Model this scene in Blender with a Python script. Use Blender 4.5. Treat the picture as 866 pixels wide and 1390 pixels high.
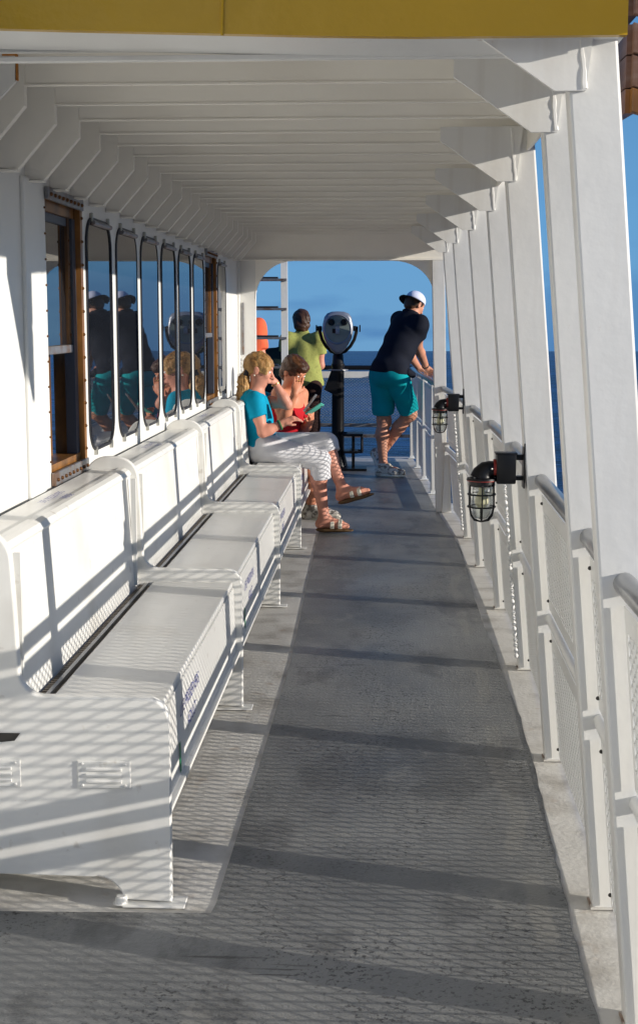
import bpy, bmesh, math, random
import numpy as np
from mathutils import Vector, Matrix
R = math.radians
random.seed(7)
for o in list(bpy.data.objects): bpy.data.objects.remove(o)
sc = bpy.context.scene
col = sc.collection

# ---------------------------------------------------------------- camera
F_PX, CX, CY, HC = 1750.0, 433.0, 650.0, 1.5
TH = math.atan(218 / F_PX); PS = math.atan(89 / F_PX * math.cos(TH))
FW = Vector((-math.sin(PS)*math.cos(TH), math.cos(PS)*math.cos(TH), -math.sin(TH)))
RT = Vector((math.cos(PS), math.sin(PS), 0)); UP = RT.cross(FW)
cam_d = bpy.data.cameras.new('camera'); cam = bpy.data.objects.new('camera', cam_d); col.objects.link(cam)
cam.matrix_world = Matrix(((RT.x, UP.x, -FW.x, 0), (RT.y, UP.y, -FW.y, 0), (RT.z, UP.z, -FW.z, HC), (0, 0, 0, 1)))
cam_d.sensor_fit = 'VERTICAL'; cam_d.sensor_height = 36; cam_d.lens = F_PX*36/1390
cam_d.shift_y = -45/1390
cam_d.clip_start = .05; cam_d.clip_end = 60000
sc.camera = cam
# the ship rides bow-up: the sea and the sky are tipped by this angle against the deck
TILT = R(1.41)

# ---------------------------------------------------------------- light
SUN_EL, SUN_AZ = R(12.2), R(15)          # azimuth: from +x towards -y
to_sun = Vector((math.cos(SUN_EL)*math.cos(SUN_AZ), -math.cos(SUN_EL)*math.sin(SUN_AZ), math.sin(SUN_EL)))
sun_d = bpy.data.lights.new('sun', 'SUN'); sun = bpy.data.objects.new('sun', sun_d); col.objects.link(sun)
sun_d.energy = 4.1; sun_d.angle = R(.42); sun_d.color = (1, .93, .83)
sun.rotation_euler = (-to_sun).to_track_quat('-Z', 'Y').to_euler(); sun.location = (20, -6, 6)
world = bpy.data.worlds.new('World'); sc.world = world; world.use_nodes = True
wn = world.node_tree; wn.nodes.clear()
def N(t, kind, **kw):
    n = t.nodes.new(kind)
    for k, v in kw.items(): setattr(n, k, v)
    return n
tc = N(wn, 'ShaderNodeTexCoord'); mp = N(wn, 'ShaderNodeMapping'); mp.inputs['Rotation'].default_value = (TILT, 0, 0)
sky = N(wn, 'ShaderNodeTexSky', sky_type='NISHITA', sun_disc=False, sun_elevation=SUN_EL, sun_rotation=math.atan2(to_sun.x, to_sun.y),
        altitude=0, air_density=1.0, dust_density=.25, ozone_density=4.0)
cmp_ = N(wn, 'ShaderNodeMapping'); cmp_.inputs['Scale'].default_value = (1.0, 1.0, 4.2)
cl = N(wn, 'ShaderNodeTexNoise'); cl.inputs['Scale'].default_value = 5.5; cl.inputs['Detail'].default_value = 6; cl.inputs['Roughness'].default_value = .5
cr = N(wn, 'ShaderNodeValToRGB'); cr.color_ramp.elements[0].position = .42; cr.color_ramp.elements[1].position = .545
sep = N(wn, 'ShaderNodeSeparateXYZ')
band = N(wn, 'ShaderNodeMapRange'); band.inputs[1].default_value = 0.0; band.inputs[2].default_value = .13; band.inputs[3].default_value = .85; band.inputs[4].default_value = 0
mul = N(wn, 'ShaderNodeMath', operation='MULTIPLY')
tint = N(wn, 'ShaderNodeMix', data_type='RGBA', blend_type='MULTIPLY'); tint.inputs[0].default_value = 1; tint.inputs[7].default_value = (.60, .74, 1.0, 1)
grad = N(wn, 'ShaderNodeMapRange'); grad.inputs[1].default_value = -.02; grad.inputs[2].default_value = .30; grad.inputs[3].default_value = .62; grad.inputs[4].default_value = 1.15
gm = N(wn, 'ShaderNodeMix', data_type='RGBA', blend_type='MULTIPLY'); gm.inputs[0].default_value = 1
cm = N(wn, 'ShaderNodeMix', data_type='RGBA', blend_type='MULTIPLY'); cm.inputs[7].default_value = (.50, .60, .76, 1)
bg = N(wn, 'ShaderNodeBackground'); bg.inputs[1].default_value = .087
wo = N(wn, 'ShaderNodeOutputWorld')
L = wn.links.new
L(tc.outputs['Generated'], mp.inputs[0]); L(mp.outputs[0], sky.inputs[0]); L(mp.outputs[0], cmp_.inputs[0]); L(cmp_.outputs[0], cl.inputs[0])
L(cl.outputs[0], cr.inputs[0]); L(mp.outputs[0], sep.inputs[0]); L(sep.outputs[2], band.inputs[0]); L(cr.outputs[0], mul.inputs[0]); L(band.outputs[0], mul.inputs[1])
rmp = N(wn, 'ShaderNodeValToRGB'); rmp.color_ramp.elements[0].position = 0; rmp.color_ramp.elements[0].color = (1.25/6, 3.0/6, 5.2/6, 1); rmp.color_ramp.elements[1].position = .5; rmp.color_ramp.elements[1].color = (.16/6, .80/6, 2.5/6, 1)
em_ = rmp.color_ramp.elements.new(.10); em_.color = (1.15/6, 3.0/6, 5.4/6, 1)
rs = N(wn, 'ShaderNodeMix', data_type='RGBA', blend_type='MULTIPLY'); rs.inputs[0].default_value = 1; rs.inputs[7].default_value = (6, 6, 6, 1)
bl_ = N(wn, 'ShaderNodeMix', data_type='RGBA'); bl_.inputs[0].default_value = .92
L(sep.outputs[2], rmp.inputs[0]); L(rmp.outputs[0], rs.inputs[6]); L(gm.outputs[2], bl_.inputs[6]); L(rs.outputs[2], bl_.inputs[7])
L(sky.outputs[0], tint.inputs[6]); L(sep.outputs[2], grad.inputs[0]); L(tint.outputs[2], gm.inputs[6]); L(grad.outputs[0], gm.inputs[7])
L(bl_.outputs[2], cm.inputs[6]); L(mul.outputs[0], cm.inputs[0]); L(cm.outputs[2], bg.inputs[0]); L(bg.outputs[0], wo.inputs[0])
sc.view_settings.view_transform = 'Standard'; sc.view_settings.look = 'None'; sc.view_settings.gamma = 1
sc.view_settings.use_curve_mapping = False
sc.view_settings.exposure = .50

# ---------------------------------------------------------------- materials
def mat(name, color, rough=.5, metal=0, spec=.5, ior=1.45, bump=None, var=None, stain=None, coords='Object', coat=0):
    """var=(scale, amount): tone variation; bump=(scale, strength, distance); stain=(colour, scale, lo, hi, strength[, stretch])"""
    m = bpy.data.materials.new(name); m.use_nodes = True; t = m.node_tree; p = t.nodes['Principled BSDF']
    p.inputs['Base Color'].default_value = (*color, 1); p.inputs['Roughness'].default_value = rough; p.inputs['Metallic'].default_value = metal
    p.inputs['Specular IOR Level'].default_value = spec; p.inputs['IOR'].default_value = ior; p.inputs['Coat Weight'].default_value = coat
    c = t.nodes.new('ShaderNodeTexCoord'); l = t.links.new
    src = None
    if var:
        n = t.nodes.new('ShaderNodeTexNoise'); n.inputs['Scale'].default_value = var[0]; n.inputs['Detail'].default_value = 5; l(c.outputs[coords], n.inputs['Vector'])
        mr = t.nodes.new('ShaderNodeMapRange'); mr.inputs[1].default_value = .3; mr.inputs[2].default_value = .7; mr.inputs[3].default_value = 1-var[1]; mr.inputs[4].default_value = 1+var[1]
        l(n.outputs[0], mr.inputs[0])
        x = t.nodes.new('ShaderNodeMix'); x.data_type = 'RGBA'; x.blend_type = 'MULTIPLY'; x.inputs[0].default_value = 1; x.inputs[6].default_value = (*color, 1)
        l(mr.outputs[0], x.inputs[7]); src = x.outputs[2]
    if stain:
        for s in (stain if isinstance(stain, list) else [stain]):
            n = t.nodes.new('ShaderNodeTexNoise'); n.inputs['Scale'].default_value = s[1]; n.inputs['Detail'].default_value = 8
            mpn = t.nodes.new('ShaderNodeMapping'); mpn.inputs['Scale'].default_value = s[5] if len(s) > 5 else (1, 1, 1)
            l(c.outputs[coords], mpn.inputs[0]); l(mpn.outputs[0], n.inputs['Vector'])
            mr = t.nodes.new('ShaderNodeMapRange'); mr.inputs[1].default_value = s[2]; mr.inputs[2].default_value = s[3]; mr.inputs[3].default_value = 0; mr.inputs[4].default_value = s[4]
            l(n.outputs[0], mr.inputs[0])
            x = t.nodes.new('ShaderNodeMix'); x.data_type = 'RGBA'; x.inputs[7].default_value = (*s[0], 1)
            if src is None: x.inputs[6].default_value = (*color, 1)
            else: l(src, x.inputs[6])
            l(mr.outputs[0], x.inputs[0]); src = x.outputs[2]
    if src: l(src, p.inputs['Base Color'])
    if bump:
        n = t.nodes.new('ShaderNodeTexNoise'); n.inputs['Scale'].default_value = bump[0]; n.inputs['Detail'].default_value = 4; l(c.outputs[coords], n.inputs['Vector'])
        b = t.nodes.new('ShaderNodeBump'); b.inputs['Strength'].default_value = bump[1]; b.inputs['Distance'].default_value = bump[2]
        l(n.outputs[0], b.inputs['Height']); l(b.outputs[0], p.inputs['Normal'])
    return m
RUST = (.32, .13, .03)
WH = (.735, .735, .71)
M = {}
M['paint'] = mat('white_marine_paint', WH, .36, bump=(9, .25, .012), var=(1.6, .035), stain=[(RUST, 14, .74, .80, .5), ((.45, .40, .32), 3.0, .55, .85, .22, (1, 1, .25))])
M['ceil'] = mat('ceiling_paint', (.88, .85, .775), .45, bump=(7, .25, .012), var=(2.2, .04), stain=[(RUST, 20, .75, .80, .6), ((.5, .42, .3), 2.0, .55, .8, .2)])
M['bench'] = mat('bench_paint', (.745, .74, .71), .30, bump=(9, .2, .010), var=(2, .045), stain=[((.42, .38, .31), 4.0, .52, .78, .38), ((.30, .24, .17), 22, .66, .74, .35), (RUST, 30, .76, .80, .5)])
M['post'] = mat('post_paint', (.745, .74, .71), .36, bump=(12, .25, .010), var=(1.5, .05), stain=[(RUST, 18, .72, .79, .7), ((.45, .40, .33), 5, .52, .75, .3, (3, 3, .2)), (RUST, 9, .70, .80, .45, (3, 3, .25))])
M['rustpaint'] = mat('rusty_foot_paint', (.6, .58, .53), .5, var=(9, .1), stain=[((.20, .10, .05), 16, .45, .6, .8), ((.05, .04, .03), 30, .55, .65, .6)])
M['deckpaint'] = mat('worn_white_deck_paint', (.64, .62, .575), .55, bump=(60, .5, .004), var=(3, .10), stain=[((.22, .19, .15), 5, .5, .72, .55, (1, 1, 1)), ((.33, .20, .10), 9, .62, .75, .5), ((.12, .10, .08), 2.2, .56, .75, .35, (1, 4, 1))])
M['yellow'] = mat('yellow_gloss_paint', (.50, .30, .010), .3, bump=(18, .35, .008), var=(3, .06), stain=[((.3, .14, .03), 14, .72, .8, .5)])
M['black'] = mat('black_enamel', (.008, .008, .009), .38, spec=.3, bump=(30, .2, .004))
M['steel'] = mat('grey_rail_paint', (.38, .38, .38), .28, metal=.75, bump=(14, .3, .006), var=(6, .12))
M['wood'] = mat('ochre_varnished_wood', (.24, .105, .025), .35, var=(9, .25), stain=((.06, .03, .012), 9, .45, .66, .8, (1, 1, .3)))
M['teak'] = mat('weathered_teak', (.15, .075, .045), .5, bump=(30, .4, .004), var=(5, .3), stain=((.24, .18, .15), 8, .45, .7, .5, (.3, .3, 5)))
M['slate'] = mat('slate_blue_paint', (.05, .06, .085), .4)
M['rubber'] = mat('black_rubber', (.015, .015, .02), .42)
M['trim'] = mat('tarnished_grey_trim', (.26, .26, .27), .4, metal=.6, var=(20, .2), stain=((.2, .09, .03), 15, .5, .65, .7))
M['brass'] = mat('brown_rivet', (.14, .06, .02), .4, metal=.5)
M['clip'] = mat('clip_metal', (.45, .44, .40), .35, metal=.8)
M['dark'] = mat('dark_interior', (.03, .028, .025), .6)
M['grille'] = mat('brown_grille', (.16, .13, .10), .5, var=(40, .3))
M['blue'] = mat('blue_stencil', (.035, .045, .26), .5)
M['green'] = mat('green_stencil', (.03, .22, .11), .5)
M['red'] = mat('red_gasket', (.30, .03, .02), .5)
M['bulb'] = mat('bulb', (.75, .68, .45), .3)
M['cast'] = mat('cast_silver', (.30, .32, .36), .38, metal=.55, bump=(20, .2, .003))
M['plate'] = mat('grey_green_faceplate', (.22, .26, .24), .35, metal=.35, var=(10, .1))
# window glass: dark room behind, strong mirror
M['glass'] = mat('window_glass', (.012, .014, .018), .015, ior=2.8, spec=.6, bump=(1.3, .05, .01))
g = bpy.data.materials.new('lamp_glass'); g.use_nodes = True; t = g.node_tree; t.nodes.clear()
gl = t.nodes.new('ShaderNodeBsdfGlossy'); gl.inputs['Roughness'].default_value = .08; tr = t.nodes.new('ShaderNodeBsdfTransparent'); tr.inputs[0].default_value = (.80, .83, .82, 1)
fr = t.nodes.new('ShaderNodeLayerWeight'); fr.inputs[0].default_value = .35; mx = t.nodes.new('ShaderNodeMixShader'); ou = t.nodes.new('ShaderNodeOutputMaterial')
t.links.new(fr.outputs[1], mx.inputs[0]); t.links.new(tr.outputs[0], mx.inputs[1]); t.links.new(gl.outputs[0], mx.inputs[2]); t.links.new(mx.outputs[0], ou.inputs[0]); M['lampglass'] = g
def cloth(name, c, scale=60, v=.10, rough=.85): return mat(name, c, rough, spec=.2, bump=(scale, .25, .004), var=(7, v))
def skin(name, c): return mat(name, c, .5, spec=.35, var=(14, .09), bump=(90, .1, .002))

# walkway paint: dark grey non-skid, scuffed, with a lighter band and cracks
def walkway_mat():
    m = bpy.data.materials.new('grey_nonskid_paint'); m.use_nodes = True; t = m.node_tree; p = t.nodes['Principled BSDF']; l = t.links.new
    c = t.nodes.new('ShaderNodeTexCoord')
    def noise(sc_, det=5, rough=.55, stretch=(1, 1, 1), off=(0, 0, 0)):
        q = t.nodes.new('ShaderNodeMapping'); q.inputs['Scale'].default_value = stretch; q.inputs['Location'].default_value = off; l(c.outputs['Object'], q.inputs[0])
        n = t.nodes.new('ShaderNodeTexNoise'); n.inputs['Scale'].default_value = sc_; n.inputs['Detail'].default_value = det; n.inputs['Roughness'].default_value = rough
        l(q.outputs[0], n.inputs['Vector']); return n.outputs[0]
    def rng(s, a, b, lo=0, hi=1):
        r = t.nodes.new('ShaderNodeMapRange'); r.inputs[1].default_value = a; r.inputs[2].default_value = b; r.inputs[3].default_value = lo; r.inputs[4].default_value = hi; l(s, r.inputs[0]); return r.outputs[0]
    def mixc(f, a, b):
        x = t.nodes.new('ShaderNodeMix'); x.data_type = 'RGBA'; l(f, x.inputs[0])
        for i, v in ((6, a), (7, b)):
            if isinstance(v, tuple): x.inputs[i].default_value = (*v, 1)
            else: l(v, x.inputs[i])
        return x.outputs[2]
    def mth(op, a, b):
        x = t.nodes.new('ShaderNodeMath'); x.operation = op
        for i, v in ((0, a), (1, b)):
            if isinstance(v, (int, float)): x.inputs[i].default_value = v
            else: l(v, x.inputs[i])
        return x.outputs[0]
    base = mixc(rng(noise(1.3, 4), .35, .65), (.125, .130, .132), (.235, .238, .232))
    base = mixc(mth('MULTIPLY', rng(noise(75, 3, .7), .56, .62), rng(noise(3.2, 3, .5, (1, .6, 1), (3, 1, 0)), .42, .60)), base, (.028, .028, .030))     # dark speckle where the grit shows
    base = mixc(mth('MULTIPLY', rng(noise(120, 2), .60, .70), .5), base, (.24, .24, .22))
    # a lighter, broken, wavy band near the rail side
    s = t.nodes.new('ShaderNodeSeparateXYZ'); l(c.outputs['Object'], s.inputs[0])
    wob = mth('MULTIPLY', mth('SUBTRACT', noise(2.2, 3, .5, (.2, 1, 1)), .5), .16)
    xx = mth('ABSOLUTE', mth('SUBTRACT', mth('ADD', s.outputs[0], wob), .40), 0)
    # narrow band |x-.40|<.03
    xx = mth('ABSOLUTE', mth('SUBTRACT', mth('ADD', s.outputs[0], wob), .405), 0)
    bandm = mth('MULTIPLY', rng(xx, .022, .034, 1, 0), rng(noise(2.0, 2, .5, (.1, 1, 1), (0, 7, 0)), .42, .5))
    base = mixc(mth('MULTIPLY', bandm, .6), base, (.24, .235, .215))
    # transverse cracks / seams
    crk = rng(noise(5, 6, .6, (.35, 5, 1), (5, 0, 0)), .66, .69)
    base = mixc(mth('MULTIPLY', crk, .7), base, (.03, .028, .026))
    l(base, p.inputs['Base Color'])
    base = mixc(mth('MULTIPLY', rng(noise(2.6, 6, .62, (1, .5, 1), (2, 5, 0)), .53, .60), .45), base, (.045, .046, .048))
    base = mixc(mth('MULTIPLY', rng(noise(4.5, 6, .65, (1, .7, 1), (8, 5, 0)), .60, .66), .5), base, (.26, .255, .235))
    l(base, p.inputs['Base Color'])
    l(rng(noise(2.0, 4, .5, (1, 1, 1), (9, 9, 0)), .3, .7, .30, .52), p.inputs['Roughness'])
    b = t.nodes.new('ShaderNodeBump'); b.inputs['Strength'].default_value = .6; b.inputs['Distance'].default_value = .004; l(noise(110, 3, .6), b.inputs['Height']); l(b.outputs[0], p.inputs['Normal'])
    return m
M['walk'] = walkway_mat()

def sea_mat():
    m = bpy.data.materials.new('sea_water'); m.use_nodes = True; t = m.node_tree; p = t.nodes['Principled BSDF']; l = t.links.new
    p.inputs['Roughness'].default_value = .3; p.inputs['IOR'].default_value = 1.33; p.inputs['Specular IOR Level'].default_value = .10
    c = t.nodes.new('ShaderNodeTexCoord')
    def n_(s_, d, stretch):
        q = t.nodes.new('ShaderNodeMapping'); q.inputs['Scale'].default_value = stretch; q.inputs['Rotation'].default_value = (0, 0, .35); l(c.outputs['Object'], q.inputs[0])
        n = t.nodes.new('ShaderNodeTexNoise'); n.inputs['Scale'].default_value = s_; n.inputs['Detail'].default_value = d; n.inputs['Roughness'].default_value = .62; l(q.outputs[0], n.inputs['Vector']); return n.outputs[0]
    a = n_(.9, 7, (.55, 1, 1)); b2 = n_(.05, 5, (.5, 1, 1))
    x = t.nodes.new('ShaderNodeMath'); x.operation = 'MULTIPLY_ADD'; l(b2, x.inputs[0]); x.inputs[1].default_value = 3.5; l(a, x.inputs[2])
    bp = t.nodes.new('ShaderNodeBump'); bp.inputs['Strength'].default_value = 1; bp.inputs['Distance'].default_value = .55; l(x.outputs[0], bp.inputs['Height']); l(bp.outputs[0], p.inputs['Normal'])
    r = t.nodes.new('ShaderNodeValToRGB'); r.color_ramp.elements[0].position = .465; r.color_ramp.elements[0].color = (.001, .007, .040, 1); r.color_ramp.elements[1].position = .545; r.color_ramp.elements[1].color = (.02, .085, .26, 1)
    c2 = n_(.22, 6, (.35, 1, 1)); c3 = n_(.012, 6, (.3, 1, 1))
    y1 = t.nodes.new('ShaderNodeMath'); y1.operation = 'ADD'; l(a, y1.inputs[0]); l(c2, y1.inputs[1]); y2 = t.nodes.new('ShaderNodeMath'); y2.operation = 'ADD'; l(y1.outputs[0], y2.inputs[0]); l(c3, y2.inputs[1])
    y3 = t.nodes.new('ShaderNodeMath'); y3.operation = 'MULTIPLY'; l(y2.outputs[0], y3.inputs[0]); y3.inputs[1].default_value = .3333
    l(y3.outputs[0], r.inputs[0]); l(r.outputs[0], p.inputs['Base Color'])
    return m
M['sea'] = sea_mat()

# ---------------------------------------------------------------- mesh helpers
def tag(o, label=None, cat=None, group=None, kind=None):
    if label: o['label'] = label
    if cat: o['category'] = cat
    if group: o['group'] = group
    if kind: o['kind'] = kind
    return o
def empty(name, loc=(0, 0, 0), rz=0):
    o = bpy.data.objects.new(name, None); o.location = loc; o.rotation_euler = (0, 0, rz); o.empty_display_size = .1; col.objects.link(o); return o
class MB:
    def __init__(s): s.v = []; s.f = []
    def add(s, v, f):
        b = len(s.v); s.v += [tuple(p) for p in v]; s.f += [tuple(i+b for i in q) for q in f]; return s
    def box(s, x0, x1, y0, y1, z0, z1, bev=0):
        if bev:
            bm = bmesh.new(); bmesh.ops.create_cube(bm, size=1)
            for v in bm.verts: v.co = Vector(((x0+x1)/2+v.co.x*(x1-x0), (y0+y1)/2+v.co.y*(y1-y0), (z0+z1)/2+v.co.z*(z1-z0)))
            bmesh.ops.bevel(bm, geom=bm.edges[:], offset=bev, segments=2, affect='EDGES', profile=.5)
            return s.bm(bm)
        v = [(x, y, z) for x in (x0, x1) for y in (y0, y1) for z in (z0, z1)]
        return s.add(v, [(0, 1, 3, 2), (4, 6, 7, 5), (0, 4, 5, 1), (2, 3, 7, 6), (0, 2, 6, 4), (1, 5, 7, 3)])
    def bm(s, bm):
        bm.verts.index_update(); s.add([v.co[:] for v in bm.verts], [[v.index for v in f.verts] for f in bm.faces]); bm.free(); return s
    def prism(s, poly, a, b, axis='y', bev=0, seg=2):
        """poly: 2-D outline; axis y: poly is (x,z); axis x: (y,z); axis z: (x,y)"""
        def P(u, w, t): return {'y': (u, t, w), 'x': (t, u, w), 'z': (u, w, t)}[axis]
        bm = bmesh.new()
        v0 = [bm.verts.new(P(u, w, a)) for u, w in poly]; v1 = [bm.verts.new(P(u, w, b)) for u, w in poly]
        f0 = bm.faces.new(v0); f1 = bm.faces.new(v1[::-1]); n = len(poly)
        for i in range(n): bm.faces.new((v0[i], v1[i], v1[(i+1) % n], v0[(i+1) % n]))
        bmesh.ops.recalc_face_normals(bm, faces=bm.faces[:])
        if bev:
            ed = [e for e in bm.edges if (f0 in e.link_faces or f1 in e.link_faces)]
            bmesh.ops.bevel(bm, geom=ed, offset=bev, segments=seg, affect='EDGES', profile=.5)
        return s.bm(bm)
    def tube(s, pts, r, n=10, cap=True, closed=False):
        pts = [Vector(p) for p in pts]; m = len(pts); rr = r if isinstance(r, (list, tuple)) else [r]*m
        ts = []
        for i in range(m):
            if closed: d = pts[(i+1) % m]-pts[i-1]
            else: d = pts[min(i+1, m-1)]-pts[max(i-1, 0)]
            ts.append(d.normalized())
        u = ts[0].orthogonal().normalized(); V = []
        for i in range(m):
            u = (u-ts[i]*u.dot(ts[i])).normalized(); w = ts[i].cross(u)
            for k in range(n):
                a = 2*math.pi*k/n; V.append(pts[i]+(u*math.cos(a)+w*math.sin(a))*rr[i])
        Fq = []
        for i in range(m if closed else m-1):
            j = (i+1) % m
            for k in range(n): Fq.append((i*n+k, i*n+(k+1) % n, j*n+(k+1) % n, j*n+k))
        if cap and not closed: Fq += [tuple(range(n))[::-1], tuple((m-1)*n+k for k in range(n))]
        return s.add(V, Fq)
    def lathe(s, prof, c=(0, 0, 0), axis='z', n=24, sx=1, sy=1):
        V = []; m = len(prof)
        for r, h in prof:
            for k in range(n):
                a = 2*math.pi*k/n; p = (r*math.cos(a)*sx, r*math.sin(a)*sy, h)
                if axis == 'y': p = (p[0], h, p[1])
                if axis == 'x': p = (h, p[0], p[1])
                V.append((p[0]+c[0], p[1]+c[1], p[2]+c[2]))
        Fq = [(i*n+k, i*n+(k+1) % n, (i+1)*n+(k+1) % n, (i+1)*n+k) for i in range(m-1) for k in range(n)]
        Fq += [tuple(range(n)), tuple((m-1)*n+k for k in range(n))]
        return s.add(V, Fq)
    def ball(s, c, r, n=8, m=6):
        pr = [(r*math.sin(math.pi*i/m)+1e-4, -r*math.cos(math.pi*i/m)) for i in range(m+1)]
        return s.lathe(pr, c, n=n)
    def build(s, name, material, parent=None, smooth=False, angle=35):
        me = bpy.data.meshes.new(name); me.from_pydata(s.v, [], s.f); me.validate()
        bm = bmesh.new(); bm.from_mesh(me); bmesh.ops.recalc_face_normals(bm, faces=bm.faces[:]); bm.to_mesh(me); bm.free()
        if material: me.materials.append(material)
        o = bpy.data.objects.new(name, me); col.objects.link(o)
        if smooth:
            for p in me.polygons: p.use_smooth = True
            try: me.set_sharp_from_angle(angle=R(angle))
            except Exception: pass
        if parent: o.parent = parent
        return o
def text_mesh(lines, size, name, material, parent, origin, xdir, ydir, spacing=1.25, tilt=0, depth=.0008):
    """flat lettering laid on a surface, one mesh"""
    mb = MB(); X = Vector(xdir); Y = Vector(ydir); O = Vector(origin)
    for li, (s_, off) in enumerate(lines):
        cu = bpy.data.curves.new('lettering', 'FONT'); cu.body = s_; cu.size = size; cu.extrude = 0
        tmp = bpy.data.objects.new('lettering', cu); col.objects.link(tmp)
        me = bpy.data.meshes.new_from_object(tmp)
        mb.add([O+X*(v.co.x+off)+Y*(v.co.y-li*size*spacing) for v in me.vertices], [tuple(p.vertices) for p in me.polygons])
        bpy.data.objects.remove(tmp); bpy.data.curves.remove(cu); bpy.data.meshes.remove(me)
    return mb.build(name, material, parent)
def off(y): return float(np.interp(y, [2.6, 3.16, 4.27, 5.42, 6.58, 7.72, 8.76], [-.03, -.012, .004, .032, .030, .012, .002]))
def xc(z): return .601-.086*z       # centre line of the posts and rails: the side leans in

# ---------------------------------------------------------------- sea, hull, deck
s_ = MB(); S = 20000
# finely cut near the ship, coarse outwards
s_.add([(-S, -S, 0), (S, -S, 0), (S, S, 0), (-S, S, 0)], [(0, 1, 2, 3)])
sea = s_.build('sea', M['sea']); sea.location = (0, 0, -8.5); sea.rotation_euler = (-TILT, 0, 0); tag(sea, kind='structure')
hull = MB().prism([(-4, -6), (.70, -6), (.70, 9.9), (.52, 10.6), (.30, 14.02), (-3.2, 14.02), (-3.6, 10)], -5.5, -.06, 'z').build('hull', M['paint']); tag(hull, kind='structure')
deck = MB().prism([(-1.13, -6), (.70, -6), (.70, 9.9), (.52, 10.6), (.30, 14.02), (-3.2, 14.02), (-3.6, 10), (-1.13, 10)], -.058, 0, 'z').build('deck', M['deckpaint']); tag(deck, kind='structure')
edge = [(.47, -6), (.47, 2.4), (.469, 2.9), (.478, 3.25), (.493, 3.66), (.512, 4.2), (.522, 4.75), (.510, 5.2), (.507, 5.78), (.497, 6.2), (.491, 6.7), (.500, 7.4), (.503, 8.3), (.478, 9.0), (.452, 9.5), (.40, 10.3), (.36, 11.5), (.30, 12.6), (.24, 13.5)]
e2 = []
for i in range(len(edge)-1):
    for k in range(6):
        f = k/6; e2.append((edge[i][0]*(1-f)+edge[i+1][0]*f+random.uniform(-.004, .004), edge[i][1]*(1-f)+edge[i+1][1]*f))
e2.append(edge[-1])
left = [(-3.0, 13.5), (-3.3, 10.1), (-.95, 10.08), (-.47, 9.95), (-.455, 9.05), (-.43, 7.2), (-.402, 5.5), (-.41, 4.4), (-.424, 3.14), (-.43, 3.09), (-1.12, 3.068), (-1.12, -6)]
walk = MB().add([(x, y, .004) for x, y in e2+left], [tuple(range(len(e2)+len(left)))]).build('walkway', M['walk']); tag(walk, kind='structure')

# ---------------------------------------------------------------- deckhouse wall with its windows
XW = -1.13
wall = empty('deckhouse_wall', (XW, 0, 0)); tag(wall, 'long white steel deckhouse wall with tall windows behind the benches', 'wall')
def wb(*a, **k): return MB().box(*a, **k)
holes = [(4.315, 4.80, .965, 1.905), (8.17, 8.66, .965, 1.905)]
mb = MB(); ys = [-6, holes[0][0], holes[0][1], holes[1][0], holes[1][1], 10.0]
T = .10
for i in range(5):
    a, b = ys[i], ys[i+1]
    if i in (1, 3):
        h = holes[0] if i == 1 else holes[1]
        mb.box(-T, 0, a, b, 0, h[2]); mb.box(-T, 0, a, b, h[3], 2.6)
    else: mb.box(-T, 0, a, b, 0, 2.6)
mb.build('wall_plating', M['paint'], wall)
MB().box(-T, 0, -6, 2.5, 2.6, 4.6).build('unseen_upper_plating', M['paint'], wall)  # wall raised out of view to block sky light on the near end
# shallow vertical stiffener and weld seams
MB().box(-.002, .014, 4.02, 4.20, .9, 1.94, bev=.006).build('stiffener', M['paint'], wall)
def rrect(y0, y1, z0, z1, r, n=6):
    p = []
    for cy_, cz_, a0 in ((y1-r, z1-r, 0), (y0+r, z1-r, 90), (y0+r, z0+r, 180), (y1-r, z0+r, 270)):
        for k in range(n+1):
            a = R(a0+90*k/n); p.append((cy_+r*math.cos(a), cz_+r*math.sin(a)))
    return p
def glass_window(y0, y1, z0, z1, k):
    w = MB()
    o_ = rrect(y0, y1, z0, z1, .11); i_ = rrect(y0+.011, y1-.011, z0+.011, z1-.011, .10); n = len(o_)
    V = [(.0, y, z) for y, z in o_]+[(.007, y, z) for y, z in o_]+[(.007, y, z) for y, z in i_]+[(.001, y, z) for y, z in i_]
    Fq = [(j*n+q, j*n+(q+1) % n, (j+1)*n+(q+1) % n, (j+1)*n+q) for j in range(3) for q in range(n)]
    win = w.add(V, Fq).build('window', M['rubber'], wall, smooth=True)
    gp = MB().add([(.005, y, z) for y, z in i_], [tuple(range(n))]).build('pane', M['glass'], win)
    # each pane sits very slightly out of true, as the reflections show
    cyy = (y0+y1)/2; me = gp.data; aw = R({0: -.95, 1: .05, 2: -.1, 3: -.9, 4: -.8, 5: -.5}.get(k, 0))
    for v in me.vertices: v.co.x += (v.co.y-cyy)*math.tan(aw)
    MB().tube([(.012, y0+.09, z1-.020), (.012, y1-.05, z1-.020)], .010, 10).build('blind_roller', M['trim'], win, smooth=True)
    c = MB()
    for yy, zz in ((y0+.09, z1), (y1-.07, z1), (y0+.09, z0), (y1-.08, z0)):
        c.box(.0, .014, yy-.006, yy+.006, zz-.016, zz+.016, bev=.003)
    c.build('clip', M['clip'], win)
for k in range(6): glass_window(4.886+.5495*k, 4.886+.5495*k+.455, .985, 1.885, k)
glass_window(8.755, 9.20, .985, 1.885, 7)
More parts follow.
